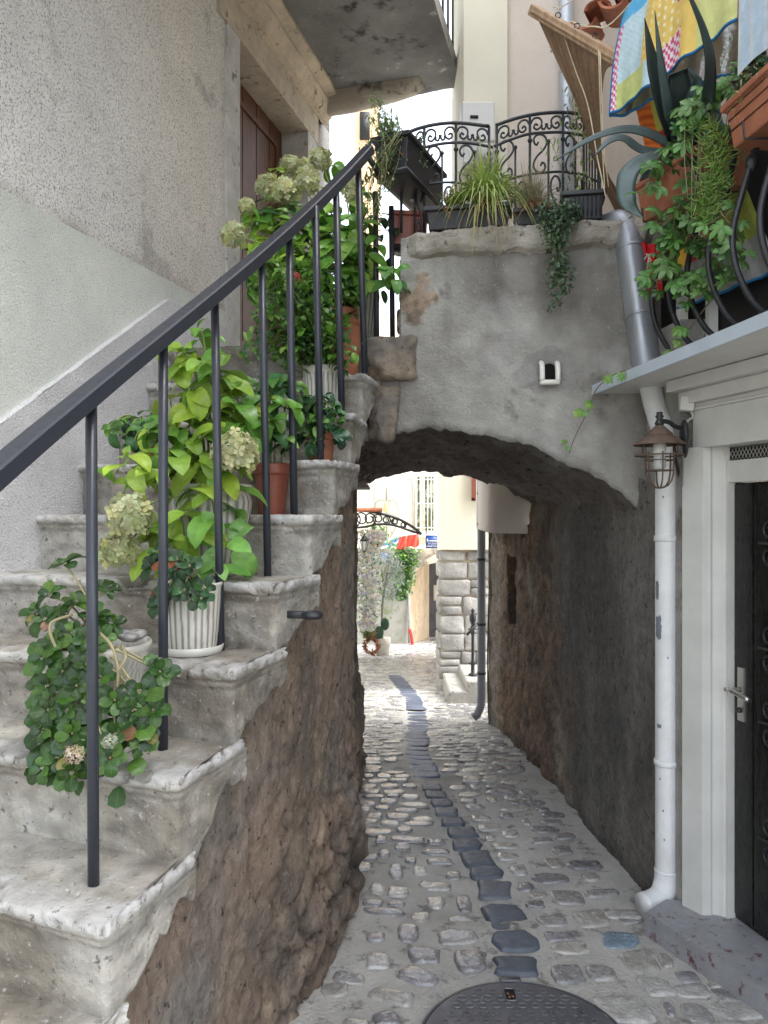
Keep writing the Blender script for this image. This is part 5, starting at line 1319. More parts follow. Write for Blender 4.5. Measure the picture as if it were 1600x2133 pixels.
def hydrangea(name,label,cat,base,whorls,heads,fill=None,potk=None,headcols=((.40,.43,.19),(.56,.56,.34)),asp=.62,extra=None):
    # whorls: (px,py,d,L,colour,pairs)
    root=thing(name,label,cat,V(base) if potk is None else V(potk[0]))
    if potk: top=pot(root,potk[0],potk[1],potk[2],potk[3])
    else: top=V(base)
    if potk and len(potk)>4: saucer(root,potk[0]-V((0,0,.002)),potk[1]*1.08)
    lf=MB(); st=MB(); st.col=(.20,.26,.08)
    pr=potk[1]*.5 if potk else .05
    for w in whorls:
        px,py,d,L,col,pairs=w; c=P(px,py,d); b=top+V((R.uniform(-pr,pr),R.uniform(-pr,pr)*.6,0))
        mid=b.lerp(c,.55)+V((0,0,.25*abs(c.z-b.z)+.05)); pts=spline([b,mid,c],8); st.tube(pts,[lerp(.0042,.0022,i/(len(pts)-1)) for i in range(len(pts))],6)
        ax=(pts[-1]-pts[-3]).normalized(); ax=(ax*.35+V((0,-.35,.75))+rv(.25)).normalized()
        whorl(lf,st,c,ax,L,col,pairs,asp=asp)
        for q in (8,12,):   # leaf pairs lower on the stem
            p=pts[q]; ang=R.uniform(0,6.28)
            for s in (0,1):
                dd=V((math.cos(ang+s*math.pi),math.sin(ang+s*math.pi)*.7,R.uniform(-.3,.3))).normalized(); ll=L*R.uniform(.8,1.15); pe=p+dd*ll*.2
                st.tube([p,pe],.0017,5); leaf(lf,pe,dd,(0,-.3,1),ll,ll*asp,jit(mixc(col,GM,R.uniform(0,.6))),curl=R.uniform(.6,1.4),fold=R.uniform(.1,.3),wav=.12,serr=.025,nl=10)
    if fill:
        for (px0,py0,px1,py1,d0,d1,n,L,cols) in fill:
            for k in range(n):
                p=P(R.uniform(px0,px1),R.uniform(py0,py1),R.uniform(d0,d1)); dd=V((R.uniform(-1,1),R.uniform(-1,.3),R.uniform(-.8,.4))).normalized(); ll=L*R.uniform(.6,1.2)
                leaf(lf,p,dd,(R.uniform(-.3,.3),-.5,1),ll,ll*asp,jit(R.choice(cols)),curl=R.uniform(.4,1.3),fold=R.uniform(.05,.3),wav=.12,nl=8,serr=.02)
    lf.build('foliage',M['leaf'],root); st.build('stems',M['stem'],root)
    for (px,py,d,r) in heads:
        mb=MB(); c=P(px,py,d); hydra_head(mb,c,r,*headcols,n=int(56+r*640)); mb.build('flower_head',M['petal'],root,smooth=False)
        mb=MB(); mb.col=(.22,.28,.10); b=top.lerp(c,.15); mb.tube(spline([b,b.lerp(c,.6)+V((0,.02,.03)),c],6),.003,6); mb.build('flower_stalk',M['stem'],root)
    return root
# -- 1. hydrangea in striped urn on the fourth step
b4=V((PX(440,2.56),2.56,sz(4)))
hydrangea('potted_hydrangea','large light green hydrangea with cream flower heads in a tall striped urn','potted plant',b4,
 [(470,1128,2.34,.145,(.20,.42,.10),3),(270,955,2.40,.10,(.30,.46,.08),3),(455,775,2.48,.14,(.26,.42,.07),3),(400,820,2.48,.15,GY,2),(430,870,2.46,.14,GY,2),(350,975,2.42,.13,GY,2),(420,960,2.40,.14,(.26,.40,.06),2),(380,740,2.5,.12,GY,2),(500,850,2.5,.12,GM,2),(455,1180,2.32,.10,(.16,.36,.08),2),(330,905,2.46,.10,GM,2),(395,1065,2.36,.13,GY,2),(345,1130,2.36,.13,GY,2),(290,1010,2.40,.10,GY,2),(410,690,2.56,.085,GM,3),(520,900,2.5,.10,GM,3),(430,985,2.42,.07,GY,1)],
 [(490,945,2.36,.066),(272,1076,2.30,.064),(246,1148,2.32,.054)],
 fill=[(300,860,480,1010,2.40,2.56,30,.13,[GY,GY,GM]),(370,720,500,880,2.48,2.62,26,.13,[GY,GM,GY]),(310,1080,410,1190,2.34,2.5,16,.11,[GY,(.25,.36,.06),GM]),(240,930,330,1010,2.36,2.46,8,.10,[GY,GM])],
 potk=(b4,.135,.30,'urn'))
# -- 2. kalanchoe like dark plant in striped pot with saucer, third step
def rosette_plant(name,label,pk,spots,cols,L,npts=7,heads=(),woody=(),extra_cols=None,sc=True,fillspots=()):
    root=thing(name,label,'potted plant',V(pk[0])); top=pot(root,*pk[:4])
    if len(pk)>4: saucer(root,V(pk[0])-V((0,0,.002)),pk[1]*1.08)
    lf=MB(); st=MB(); st.col=(.30,.27,.14)
    for (px,py,d) in spots:
        c=P(px,py,d); b=top+V((R.uniform(-.5,.5)*pk[1],R.uniform(-.5,.3)*pk[1],0)); mid=b.lerp(c,.5)+V((0,-.02,.04))
        pts=spline([b,mid,c],5); st.tube(pts,.003,5)
        ax=(c-mid).normalized()*.4+V((0,-.6,.6)); ax.normalize(); x=ax.orthogonal().normalized(); y=ax.cross(x)
        for k in range(npts):
            a=k*2.4; el=.05+.9*k/npts; o=x*math.cos(a)+y*math.sin(a); dd=(o*math.cos(el)+ax*math.sin(el)).normalized(); l=L*R.uniform(.7,1.15)*(1.1-.5*k/npts)
            cc=jit(R.choice(cols)); 
            if extra_cols and R.random()<.03: cc=R.choice(extra_cols)
            leaf(lf,c+dd*.006,dd,ax,l,l*.72,cc,curl=R.uniform(-.2,.9),fold=R.uniform(.0,.4),nl=10,nw=5,wav=.16,tip=.45,blunt=.6)
    for (x0,y0,x1,y1,d0,d1,n) in fillspots:
        for k in range(n):
            p=P(R.uniform(x0,x1),R.uniform(y0,y1),R.uniform(d0,d1)); dd=V((R.uniform(-1,1),R.uniform(-1,0),R.uniform(-1,.3))).normalized(); l=L*R.uniform(.7,1.4); cc=jit(R.choice(cols))
            if extra_cols and R.random()<.05: cc=R.choice(extra_cols)
            leaf(lf,p,dd,(0,-.6,.8),l,l*.8,cc,curl=R.uniform(0,.9),fold=.2,nl=7,nw=5,tip=.38,blunt=.7,serr=.06)
    for w in woody: st.col=(.30,.26,.15); st.tube(spline([P(*q) for q in w],6),.0038,7)
    lf.build('foliage',M['leaf'],root); st.build('stems',M['stem'],root)
    for (px,py,d,r,c1,c2) in heads:
        mb=MB(); hydra_head(mb,P(px,py,d),r,c1,c2,n=46); mb.build('flower_head',M['petal'],root,smooth=False)
    return root
c3=V((PX(398,2.25),2.25,sz(3)))
rosette_plant('potted_kalanchoe','dark leaved plant in a striped pot on a white saucer, third visible step',(c3,.088,.205,'striped',1),
 [(330,1150,2.2),(370,1165,2.15),(395,1180,2.14),(350,1200,2.15),(320,1180,2.2),(425,1225,2.13),(385,1230,2.12),(345,1240,2.14),(420,1245,2.12),(330,1260,2.18)],[GDK,GD,(.03,.09,.04),GDK],.038,fillspots=[(320,1150,420,1240,2.14,2.26,22)],extra_cols=[(.25,.08,.03)])
c2=V((PX(196,1.985),1.985,sz(2)))
sp=[(135,1175,1.98),(120,1290,1.9),(95,1290,1.88),(75,1275,1.9),(160,1255,1.92),(200,1285,1.9),(230,1300,1.92),(150,1320,1.85),(110,1340,1.84),(180,1335,1.84),(90,1370,1.84),(130,1400,1.82),(100,1430,1.82),(160,1430,1.8),(210,1410,1.82),(290,1440,1.82),(335,1400,1.85),(320,1480,1.82),(280,1480,1.8),(240,1460,1.8),(200,1470,1.8),(140,1480,1.8),(100,1480,1.8),(90,1520,1.8),(150,1530,1.78),(190,1560,1.78),(120,1580,1.78),(240,1530,1.78),(300,1530,1.8),(150,1610,1.76),(90,1600,1.78),(230,1580,1.76),(335,1395,1.86),(220,1230,1.95),(105,1240,1.92),(210,1330,1.86),(180,1385,1.82)]
rosette_plant('potted_kalanchoe','bushy dark green plant spilling from the dotted white pot on the lowest planted step',(c2,.138,.275,'dots'),sp,[(.035,.095,.018),(.05,.125,.022),(.035,.085,.02),(.08,.17,.03),(.022,.06,.015)],.042,npts=8,
 heads=[(154,1572,1.74,.020,(.55,.42,.28),(.65,.55,.42)),(228,1545,1.74,.016,(.40,.42,.30),(.5,.5,.4))],
 woody=[[(150,1280,1.86),(105,1300,1.82),(115,1345,1.82),(130,1350,1.84)],[(210,1320,1.84),(232,1345,1.80),(246,1390,1.79),(245,1430,1.80)],[(245,1400,1.79),(262,1370,1.79),(255,1345,1.83)]],
 extra_cols=[(.24,.08,.05),(.32,.17,.12),(.24,.12,.05),(.20,.18,.05)],fillspots=[(70,1300,230,1560,1.80,1.92,40),(75,1480,300,1640,1.78,1.84,30),(180,1440,320,1560,1.8,1.88,20)])
# pebble in the pot
tag=dict(label='rough grey lump of pumice lying in the dotted white pot',cat='stone')
mb=MB(); mb.blob(P(272,1325,1.93),(.032,.03,.015),20,12,.5,40,colf=lambda p:tuple(V((.36,.34,.33))*(.7+.6*noise.noise(p*120)))); mb.build('pumice_stone',M['cap'],tag=tag)
# -- 3. terracotta pot on fifth step with dark green hydrangea
b5=V((PX(566,2.79),2.79,sz(5)))
hydrangea('potted_hydrangea','dark green leafy plant in a slim terracotta pot behind the striped urn','potted plant',b5,
 [(575,800,2.72,.085,(.06,.20,.06),3),(600,850,2.68,.08,GM,2),(530,840,2.7,.085,(.07,.22,.05),3),(560,880,2.66,.085,(.12,.27,.05),2),(500,820,2.74,.08,GM,2),(560,830,2.7,.07,(.30,.40,.08),2),(610,810,2.72,.06,GD,3)],[],
 fill=[(480,780,620,930,2.66,2.8,46,.085,[GD,GM,(.05,.16,.05)])],potk=(b5,.066,.185,'dkterra'))
# heart leaf plant on sixth step
b6=V((PX(668,2.95),2.95,sz(6)))
hydrangea('potted_ivy','glossy dark heart leaved plant trailing over the sixth step between two balusters','potted plant',b6,
 [(655,840,2.88,.06,GD,3),(690,855,2.86,.06,(.06,.17,.06),3),(665,880,2.84,.055,(.16,.32,.07),2),(630,870,2.88,.06,GD,2),(700,880,2.86,.055,GD,2),(640,905,2.84,.05,GDK,2),(655,925,2.83,.045,GDK,2)],[],
 fill=[(615,820,715,930,2.84,2.92,46,.055,[GD,GDK,(.05,.15,.06),(.04,.12,.06)])],potk=(b6,.06,.11,'terra'),asp=.85)
# left trailing ivy on the upper treads near the wall
bi=V((PX(300,2.78),2.80,sz(6)))
hydrangea('potted_ivy','dark ivy creeping left from behind the urn towards the stuccoed wall','potted plant',bi,
 [(235,893,2.62,.06,GD,2),(262,905,2.6,.055,GD,2),(300,890,2.62,.06,(.05,.15,.06),2),(225,888,2.64,.04,GM,1),(330,880,2.62,.055,GD,2)],[],fill=[(270,870,350,940,2.6,2.7,34,.05,[GD,GDK,(.05,.14,.06)])],potk=(bi,.06,.10,'terra'),asp=.75)
# -- 4. striped pot on seventh step with rose / fine stems
def twiggy(name,label,pk,targets,n,Ls,cols,fl=None,spread=.08,leafn=10,tagc='potted plant',potfn=True,asp=.6):
    root=thing(name,label,tagc,V(pk[0])); top=pot(root,*pk[:4]) if potfn else V(pk[0])
    lf=MB(); st=MB(); st.col=(.16,.20,.08)
    for k in range(n):
        px,py,d=R.choice(targets); c=P(px+R.uniform(-25,25),py+R.uniform(-25,25),d+R.uniform(-.05,.05)); b=top+V((R.uniform(-.4,.4)*pk[1],R.uniform(-.4,.4)*pk[1],0))
        m=b.lerp(c,.5)+rv(spread)+V((0,0,.04)); pts=spline([b,m,c],8); st.tube(pts,[lerp(.0024,.0009,i/(len(pts)-1)) for i in range(len(pts))],4)
        for q in range(leafn):
            i=R.randint(4,len(pts)-1); p=pts[i]; dd=(rv()+V((0,-.3,.2))).normalized(); l=Ls*R.uniform(.6,1.3)
            leaf(lf,p+dd*l*.2,dd,(0,-.4,1),l,l*asp,jit(R.choice(cols),.3),curl=R.uniform(.1,.8),fold=.2,nl=5,nw=3,wav=.05)
    lf.build('foliage',M['leaf'],root); st.build('stems',M['stem'],root)
    if fl:
        for (px,py,d,r,c1,c2) in fl: mb=MB(); hydra_head(mb,P(px,py,d),r,c1,c2,30); mb.build('flower_head',M['petal'],root,smooth=False)
    return root
b7=V((PX(672,3.22),3.22,sz(7)))
twiggy('potted_rose','wispy small leaved rose with one red bloom in a striped pot on the seventh step',(b7,.083,.215,'striped'),[(530,660,3.1),(560,620,3.1),(600,600,3.1),(640,640,3.1),(600,700,3.05),(540,700,3.1),(560,560,3.1),(660,560,3.1),(520,720,3.05),(620,560,3.1),(640,700,3.05),(730,740,3.05),(690,700,3.1)],78,.044,[GM,(.18,.32,.06),GD,(.10,.22,.05)],[(618,578,3.02,.018,(.35,.015,.03),(.45,.03,.05))],leafn=15)
b7b=V((PX(676,3.46),3.44,sz(8)))
b8=V((PX(712,3.42),3.42,sz(8)))
twiggy('potted_shrub','low bushy green shrub in a plain terracotta pot on the eighth step',(b8,.098,.30,'terra'),[(560,640,3.3),(610,640,3.3),(640,600,3.3),(600,680,3.28),(660,680,3.28),(540,600,3.35),(700,610,3.3),(680,650,3.25)],56,.060,[GM,GD,(.16,.30,.05)],leafn=13)
b9=V((PX(748,3.68),3.68,sz(9)))
hydrangea('potted_hydrangea','tall hydrangea with many greenish flower heads before the brown door','potted plant',b9,
 [(560,480,3.5,.12,(.26,.44,.07),3),(530,510,3.5,.11,GY,3),(600,520,3.45,.12,(.26,.44,.07),3),(650,470,3.5,.12,GM,3),(690,480,3.45,.125,(.26,.46,.08),3),(745,455,3.45,.13,(.22,.44,.08),3),(700,530,3.42,.13,GM,3),(650,545,3.42,.12,GM,3),(820,572,3.40,.13,(.12,.30,.07),3),(760,520,3.45,.12,GM,2),(560,545,3.45,.11,GY,2),(610,450,3.5,.11,GM,3),(545,435,3.55,.10,GM,2),(520,470,3.55,.10,GY,2),(600,585,3.4,.10,(.2,.36,.06),2),(720,590,3.4,.11,GM,2),(660,600,3.38,.10,GD,2),(745,400,3.6,.09,GM,2),(690,345,3.75,.09,GM,1),(560,360,3.75,.10,GY,1)],
 [(486,490,3.40,.052),(514,430,3.5,.036),(556,386,3.6,.050),(606,348,3.75,.052),(636,352,3.72,.048),(668,332,3.75,.052),(596,400,3.55,.060),(640,378,3.6,.056),(572,404,3.56,.042),(728,386,3.6,.045),(738,410,3.58,.040)],
 fill=[(520,420,770,600,3.40,3.75,150,.14,[GY,GM,(.24,.42,.07),GM,GD]),(760,430,830,620,3.6,3.9,18,.10,[GD,GDK])],potk=(b9,.10,.30,'urn'))
# -- balcony box planters at the head of the stairs
def boxplanter(root,c,ax,size,m,taper=.82,lip=.012,name='box'):
    c=V(c); a,b,u=ax; L,W,H=size; mb=MB()
    def ring(f,z,g=1): return [mb.vert(c+a*(sx*L/2*f)+b*(sy*W/2*g)+u*z) for sx,sy in ((-1,-1),(1,-1),(1,1),(-1,1))]
    rs=[ring(.93,0,taper),ring(.955,H*.5,(1+taper)/2),ring(.98,H-.022,.98),ring(1.0+lip/L*2,H-.020,1+lip/W*2),ring(1.0+lip/L*2,H,1+lip/W*2),ring(.97,H,.92),ring(.96,H-.03,.9)]
    for A,B in zip(rs,rs[1:]):
        for k in range(4): mb.face([A[k],A[(k+1)%4],B[(k+1)%4],B[k]])
    mb.face(rs[0][::-1]); mb.face(rs[-1])
    o=mb.build(name,m,root,smooth=False); 
    bev=o.modifiers.new('b','BEVEL'); bev.width=.004; bev.segments=2
    mb=MB()
    mb.box(c+u*(H-.035),(L*.9,W*.8,.03),(a,b,u)); mb.build('soil',M['soil'],root)
ZU=V((0,0,1))
def axd(dx,dy): a=V((dx,dy,0)).normalized(); return (a,V((-a.y,a.x,0)),ZU)
pA=P(815,405,3.60); axA=axd(.19,.42)
r1=thing('flower_box','long black flower box with feathery stems and purple blooms beside the handrail top','flower box',pA)
boxplanter(r1,V((.125,3.60,3.09)),axA,(.47,.165,.175),M['blackpl'])
mb=MB(); mb.col=(1,1,1); mb.box(V((.125,3.60,3.10)),(.485,.165,.012),axA); mb.build('tray',M['blackpl'],r1)
mb=MB(); mb.col=(.9,.9,.9); mb.box(V((.135,3.66,3.086)),(.02,.03,.001)); mb.build('paper_label',M['whitepaint'],r1)
r3=thing('flower_box','reddish brown flower box resting at the left end of the stone parapet','flower box',P(852,475,3.7))
boxplanter(r3,V((PX(851,3.70),3.73,PZ(508,3.66))),axd(.95,.1),(.17,.15,.155),M['dkterra'])
mb=MB(); mb.col=(1,1,1); mb.box(V((PX(848,3.70),3.72,PZ(512,3.66))),(.13,.11,.02),bevel=.004); mb.build('tray',M['blackpl'],r3)
def feathery(root,base,targets,n,Ls,cols,name='foliage',spread=.05,leafn=18):
    lf=MB(); st=MB(); st.col=(.22,.26,.12)
    for k in range(n):
        px,py,d=R.choice(targets); c=P(px+R.uniform(-14,14),py+R.uniform(-14,14),d); b=V(base)+V((R.uniform(-.06,.06),R.uniform(-.1,.1),0)); m=b.lerp(c,.5)+rv(spread)
        pts=spline([b,m,c],8); st.tube(pts,[lerp(.0016,.0008,i/(len(pts)-1)) for i in range(len(pts))],4)
        for q in range(leafn):
            p=pts[R.randint(3,len(pts)-1)]; dd=(rv()+V((0,0,.3))).normalized(); l=Ls*R.uniform(.5,1.3); leaf(lf,p,dd,(0,-.4,1),l,l*.45,jit(R.choice(cols),.3),nl=4,nw=3,wav=0)
    lf.build(name,M['leaf'],root); st.build('stems',M['stem'],root)
feathery(r1,V((.04,3.44,3.26)),[(790,400,3.35),(800,370,3.38),(775,440,3.3),(800,330,3.4),(830,340,3.4),(775,470,3.3),(830,300,3.4),(760,380,3.32)],60,.022,[(.14,.22,.07),(.22,.28,.10),(.3,.18,.08),(.10,.17,.06)])
feathery(r1,V((.06,3.48,3.27)),[(782,215,3.4),(795,230,3.4),(775,250,3.4),(790,260,3.4),(800,280,3.4),(760,300,3.42),(840,290,3.45),(820,250,3.45),(860,320,3.5),(880,330,3.5),(780,200,3.4)],64,.022,[(.20,.34,.16),(.28,.38,.16),(.16,.26,.08),(.14,.24,.10)])
mb=MB()
for px,py in ((776,300),(782,296),(771,306),(788,318),(806,330),(765,318)): hydra_head(mb,P(px,py,3.38),.008,(.16,.06,.42),(.25,.12,.5),8)
mb.build('purple_flower',M['petal'],r1,smooth=False)
# -- planters on the parapet
def blades(root,base,n,H,spread,cols,w=.006,droop=1.2,name='grass',up=1.0,br=.04,flatY=.6,vary=.5):
    mb=MB()
    for k in range(n):
        b=V(base)+V((R.uniform(-br,br),R.uniform(-br,br)*.5,0)); a=R.uniform(0,2*math.pi); h=H*R.uniform(1-vary,1.1); s=spread*R.uniform(.2,1.15); o=V((math.cos(a),math.sin(a)*flatY-.15,0)); col=R.choice(cols)
        sdv=V((-o.y,o.x,0)).normalized() if o.length>.01 else V((1,0,0)); sdv=(sdv+rv(.5)).normalized(); N_=9; rows=[]
        for i in range(N_):
            t=i/(N_-1); p=b+o*s*(t**1.15)+V((0,0,h*(up*t*1.5-droop*t*t*(s/spread)))); ww=w*(1-t)**.6*(.6+.8*min(1,t*4))
            c=mixc(col,(.42,.33,.15),max(0,t-.75)*2); rows.append((mb.vert(p-sdv*ww/2,c),mb.vert(p+sdv*ww/2,c)))
        for A,B in zip(rows,rows[1:]): mb.face([A[0],A[1],B[1],B[0]])
    mb.build(name,M['blade'],root)
cz=2.862
g1=thing('flower_box','black flower box with a fountain of striped green sedge on the parapet','flower box',V((PX(985,3.47),3.47,cz)))
boxplanter(g1,V((PX(975,3.47),3.47,cz)),axd(1,-.16),(.37,.14,.10),M['blackpl'])
bg_=V((PX(1012,3.44),3.44,cz+.09))
blades(g1,bg_,420,.30,.25,[(.30,.42,.08),(.42,.52,.14),(.20,.34,.06),(.55,.58,.25)],w=.0075,droop=1.9,br=.035)
blades(g1,bg_+V((0,-.03,0)),110,.10,.13,[(.36,.36,.12),(.42,.34,.14),(.34,.22,.10),(.30,.38,.10)],w=.006,droop=3.8,name='dry_blades',flatY=1)
blades(g1,bg_+V((-.14,0,.0)),90,.12,.09,[(.12,.2,.05),(.3,.15,.05),(.2,.26,.07)],w=.005,droop=1.0,name='side_tuft')
mb=MB()
for k in range(7): hydra_head(mb,P(935+R.uniform(-12,12),438+R.uniform(-14,14),3.40),.009,(.75,.22,.04),(.8,.35,.10),8)
mb.build('orange_flower',M['petal'],g1,smooth=False)
g2=thing('grass_plant','dry brown and grey green feather grass between the sedge and the black trough','plant',V((PX(1110,3.42),3.42,cz)))
boxplanter(g2,V((PX(1110,3.42),3.42,cz)),axd(1,-.16),(.15,.12,.07),M['blackpl'],name='pot')
blades(g2,V((PX(1105,3.4),3.38,cz+.06)),420,.20,.15,[(.22,.25,.13),(.30,.28,.18),(.40,.28,.18),(.16,.20,.10)],w=.0022,droop=1.3)
blades(g2,V((PX(1115,3.4),3.36,cz+.07)),300,.05,.12,[(.40,.25,.15),(.48,.33,.20),(.34,.20,.12)],w=.0028,droop=2.9,name='dry_blades')
g3=thing('flower_box','small black ribbed flower box with a drooping grey green vine, right end of the parapet','flower box',V((PX(1215,3.36),3.36,cz)))
boxplanter(g3,V((PX(1213,3.36),3.36,cz)),axd(1,-.18),(.17,.12,.12),M['blackpl'])
mb=MB()
for k in range(9): p=V((PX(1213,3.36),3.36,cz))+axd(1,-.18)[0]*(-.07+.0175*k)-axd(1,-.18)[1]*.064; mb.bar(p+V((0,0,.01)),p+V((0,0,.09)),.005,.004,up=V((0,1,0)))
mb.build('rib',M['blackpl'],g3)
def vine(root,paths,Ls,cols,per=5,jitr=.02,asp=.6,nl=5,nw=3,r=.0012,palm=0,name='foliage'):
    lf=MB(); st=MB(); st.col=(.20,.16,.08)
    for pth in paths:
        pts=spline([P(*q) for q in pth],8); st.tube(pts,r,4)
        for p in pts:
            for k in range(per):
                dd=(rv()+V((0,-.4,-.3))).normalized(); q=p+rv(jitr); l=Ls*R.uniform(.6,1.25)
                if palm:
                    ax=(V((0,-1,.5))+rv(.5)).normalized(); x=ax.orthogonal().normalized(); y=ax.cross(x); a0=R.uniform(0,6.28); c=jit(R.choice(cols),.2); st.tube([p,q],r*.7,4)
                    for m in range(palm): a=a0+(m-(palm-1)/2)*.85; o=x*math.cos(a)+y*math.sin(a); leaf(lf,q,o,ax,l*(1-.12*abs(m-(palm-1)/2)),l*.46,c,curl=.5,fold=.2,nl=8,nw=5,serr=.10,wav=.08,blunt=.8,tip=.6)
                else: leaf(lf,q,dd,(0,-.5,1),l,l*asp,jit(R.choice(cols),.25),nl=nl,nw=nw,curl=.4,fold=.2)
    lf.build(name,M['leaf'],root); st.build('vine_stem',M['stem'],root)
vine(g3,[[(1180,470,3.3),(1165,440,3.25),(1150,480,3.2),(1160,540,3.2),(1165,590,3.2)],[(1190,460,3.3),(1175,470,3.22),(1170,520,3.19),(1180,560,3.19),(1175,600,3.19)],[(1150,450,3.3),(1155,490,3.22),(1150,560,3.2),(1160,635,3.2)],[(1150,420,3.32),(1135,440,3.25),(1140,480,3.22),(1165,500,3.2)],[(1200,440,3.3),(1180,430,3.25),(1160,445,3.22),(1150,470,3.22)]],.022,[(.07,.13,.06),(.10,.17,.09),(.05,.10,.05),(.14,.21,.12)],per=9,jitr=.03)
cv_=thing('climbing_vine','thin leafy vine climbing the zinc downpipe and the right of the iron railing','climber',V((PX(1215,3.6),3.6,2.87)))
vine(cv_,[[(1225,430,3.55),(1215,350,3.55),(1200,250,3.58),(1195,180,3.6),(1175,120,3.62),(1150,95,3.62)],[(1220,430,3.5),(1230,330,3.5),(1205,260,3.52),(1185,200,3.55)],[(1215,430,3.5),(1195,360,3.52),(1200,300,3.52),(1180,230,3.55)],[(1200,440,3.5),(1150,300,3.55),(1145,340,3.5)]],.030,[(.20,.28,.07),(.13,.22,.06),(.26,.33,.10)],per=3,jitr=.035,asp=.35)
# ---------- right side planters ----------
axr=axd(.30,-.954)
t1=thing('flower_box','terracotta flower box with an agave, hanging at the far end of the balcony rail','flower box',P(1380,400,2.85))
def hangbox(root,p0,ax,L,W,H,m):
    c=V(p0)+ax[0]*L/2+V((ax[0].y*-1,ax[0].x,0))*0
    inn=V((-ax[0].y,ax[0].x,0)); inn = inn if inn.x>0 else -inn
    boxplanter(root,c+inn*W/2,(ax[0],inn,ZU),(L,W,H),m)
hangbox(t1,V((.985,3.0,2.725)),axr,.42,.17,.15,M['terra'])
axs=axd(.12,-.99)
t2=thing('flower_box','grooved terracotta flower box at the near end of the balcony rail','flower box',P(1560,250,2.3))
hangbox(t2,V((1.075,2.42,2.735)),axs,.55,.18,.145,M['terra'])
mb=MB(); mb.col=(.35,.35,.35)
for z in (.055,.09,.118): 
    o=lerp(.016,.002,z/.145); a=V((1.077+o-.003,2.41,2.735+z)); mb.bar(a,a+axs[0]*.53,.004,.004)
mb.build('groove',M['terra'],t2)
for r_,p0,ax in ((t1,V((.99,2.93,2.72)),axr),(t2,V((1.08,2.3,2.73)),axs)):
    for k in (0,.28): mb=MB(); p=p0+ax[0]*k; mb.tube([p+V((.16,0,.2)),p+V((.16,0,-.01)),p+V((.0,0,-.012)),p+V((-.006,0,.04))],.004,5); mb.build('hook',M['iron'],r_)
ag=thing('agave','blue green agave with long arching leaves growing from the far terracotta box','agave',P(1405,330,2.86))
def strap(mb,pts,ws,col,chan=.25):
    c=spline([P(*q) for q in pts],6); n=len(c); rows=[]
    for i,p in enumerate(c):
        t=(c[min(i+1,n-1)]-c[max(i-1,0)]).normalized(); w=float(np.interp(i/(n-1),np.linspace(0,1,len(ws)),ws)); s_=t.cross(V((-.3,-1,.25))).normalized(); u=s_.cross(t); k=1+.2*noise.noise(p*14)
        cc=tuple(q*k for q in col); rows.append([mb.vert(p+s_*w*.5*f-u*(chan*w*(1-f*f))*.5-u*(.004*(1-f*f)*b),cc) for b in (0,) for f in (-1,-.5,0,.5,1)]+[mb.vert(p+s_*w*.5*f-u*(chan*w*(1-f*f))*.5+u*(.004*(1-f*f)),cc) for f in (.5,0,-.5)])
    for A,B in zip(rows,rows[1:]):
        for k in range(8): mb.face([A[k],A[(k+1)%8],B[(k+1)%8],B[k]])
    mb.face(rows[0]); mb.face(rows[-1][::-1])
AG=(.055,.085,.082); AGD=(.028,.042,.040)
for pts,ws,col in (
 ([(1412,320,2.80),(1385,230,2.66),(1362,140,2.56),(1343,38,2.48)],[.05,.06,.045,.003],AGD),
 ([(1408,310,2.78),(1395,240,2.62),(1378,140,2.52),(1364,22,2.45)],[.035,.04,.026,.002],AG),
 ([(1440,320,2.74),(1468,240,2.50),(1480,150,2.35),(1468,70,2.28),(1430,-25,2.22)],[.045,.045,.036,.024,.01],AGD),
 ([(1425,320,2.76),(1420,230,2.62),(1412,150,2.54)],[.08,.095,.06],AGD),
 ([(1405,305,2.86),(1345,275,2.82),(1290,270,2.80),(1225,292,2.78),(1155,336,2.76)],[.04,.045,.035,.025,.002],AG),
 ([(1405,318,2.86),(1340,312,2.80),(1300,288,2.76),(1270,292,2.74),(1238,325,2.72)],[.04,.04,.035,.03,.004],(.07,.10,.10)),
 ([(1400,318,2.84),(1345,330,2.76),(1308,365,2.72),(1308,420,2.70),(1340,455,2.68)],[.045,.055,.07,.06,.003],(.085,.125,.12)),
 ([(1405,320,2.84),(1370,340,2.78),(1345,365,2.76),(1332,378,2.75)],[.04,.045,.03,.003],AGD),
 ([(1425,320,2.76),(1440,220,2.56),(1452,170,2.50),(1430,140,2.46)],[.05,.05,.035,.01],(.06,.09,.09))):
    mb=MB(); strap(mb,pts,ws,col); mb.build('leaf_blade',M['agave'],ag)
# Virginia creeper
vc=thing('creeper','five leaved green creeper hanging over the boxes and through the balcony balusters','creeper',P(1500,180,2.5))
CR=[(.09,.22,.05),(.12,.26,.06),(.16,.31,.10),(.06,.15,.04)]
vine(vc,[[(1595,150,2.35),(1545,155,2.38),(1500,190,2.45),(1450,230,2.5)],[(1500,190,2.45),(1460,220,2.5),(1420,300,2.6)],[(1450,250,2.5),(1420,300,2.58),(1370,330,2.62),(1345,395,2.64)],[(1430,330,2.6),(1450,400,2.6),(1420,440,2.62),(1380,470,2.64)],[(1440,430,2.6),(1430,500,2.66),(1400,540,2.7),(1375,590,2.74)],[(1460,480,2.62),(1500,545,2.6),(1480,600,2.62),(1440,600,2.7)],[(1500,440,2.45),(1540,500,2.42),(1520,560,2.45)],[(1420,470,2.68),(1390,520,2.72),(1365,600,2.78)]],.048,CR,per=1,jitr=.045,palm=5,r=.0022)
vine(vc,[[(1500,600,2.7),(1440,680,2.75),(1410,720,2.8),(1380,745,2.85),(1330,765,2.95),(1280,780,3.02),(1243,810,3.10),(1228,850,3.2),(1200,905,3.3),(1185,945,3.35)]],.030,[(.18,.34,.08),(.22,.38,.10)],per=0,palm=5,r=.0022,name='foliage')
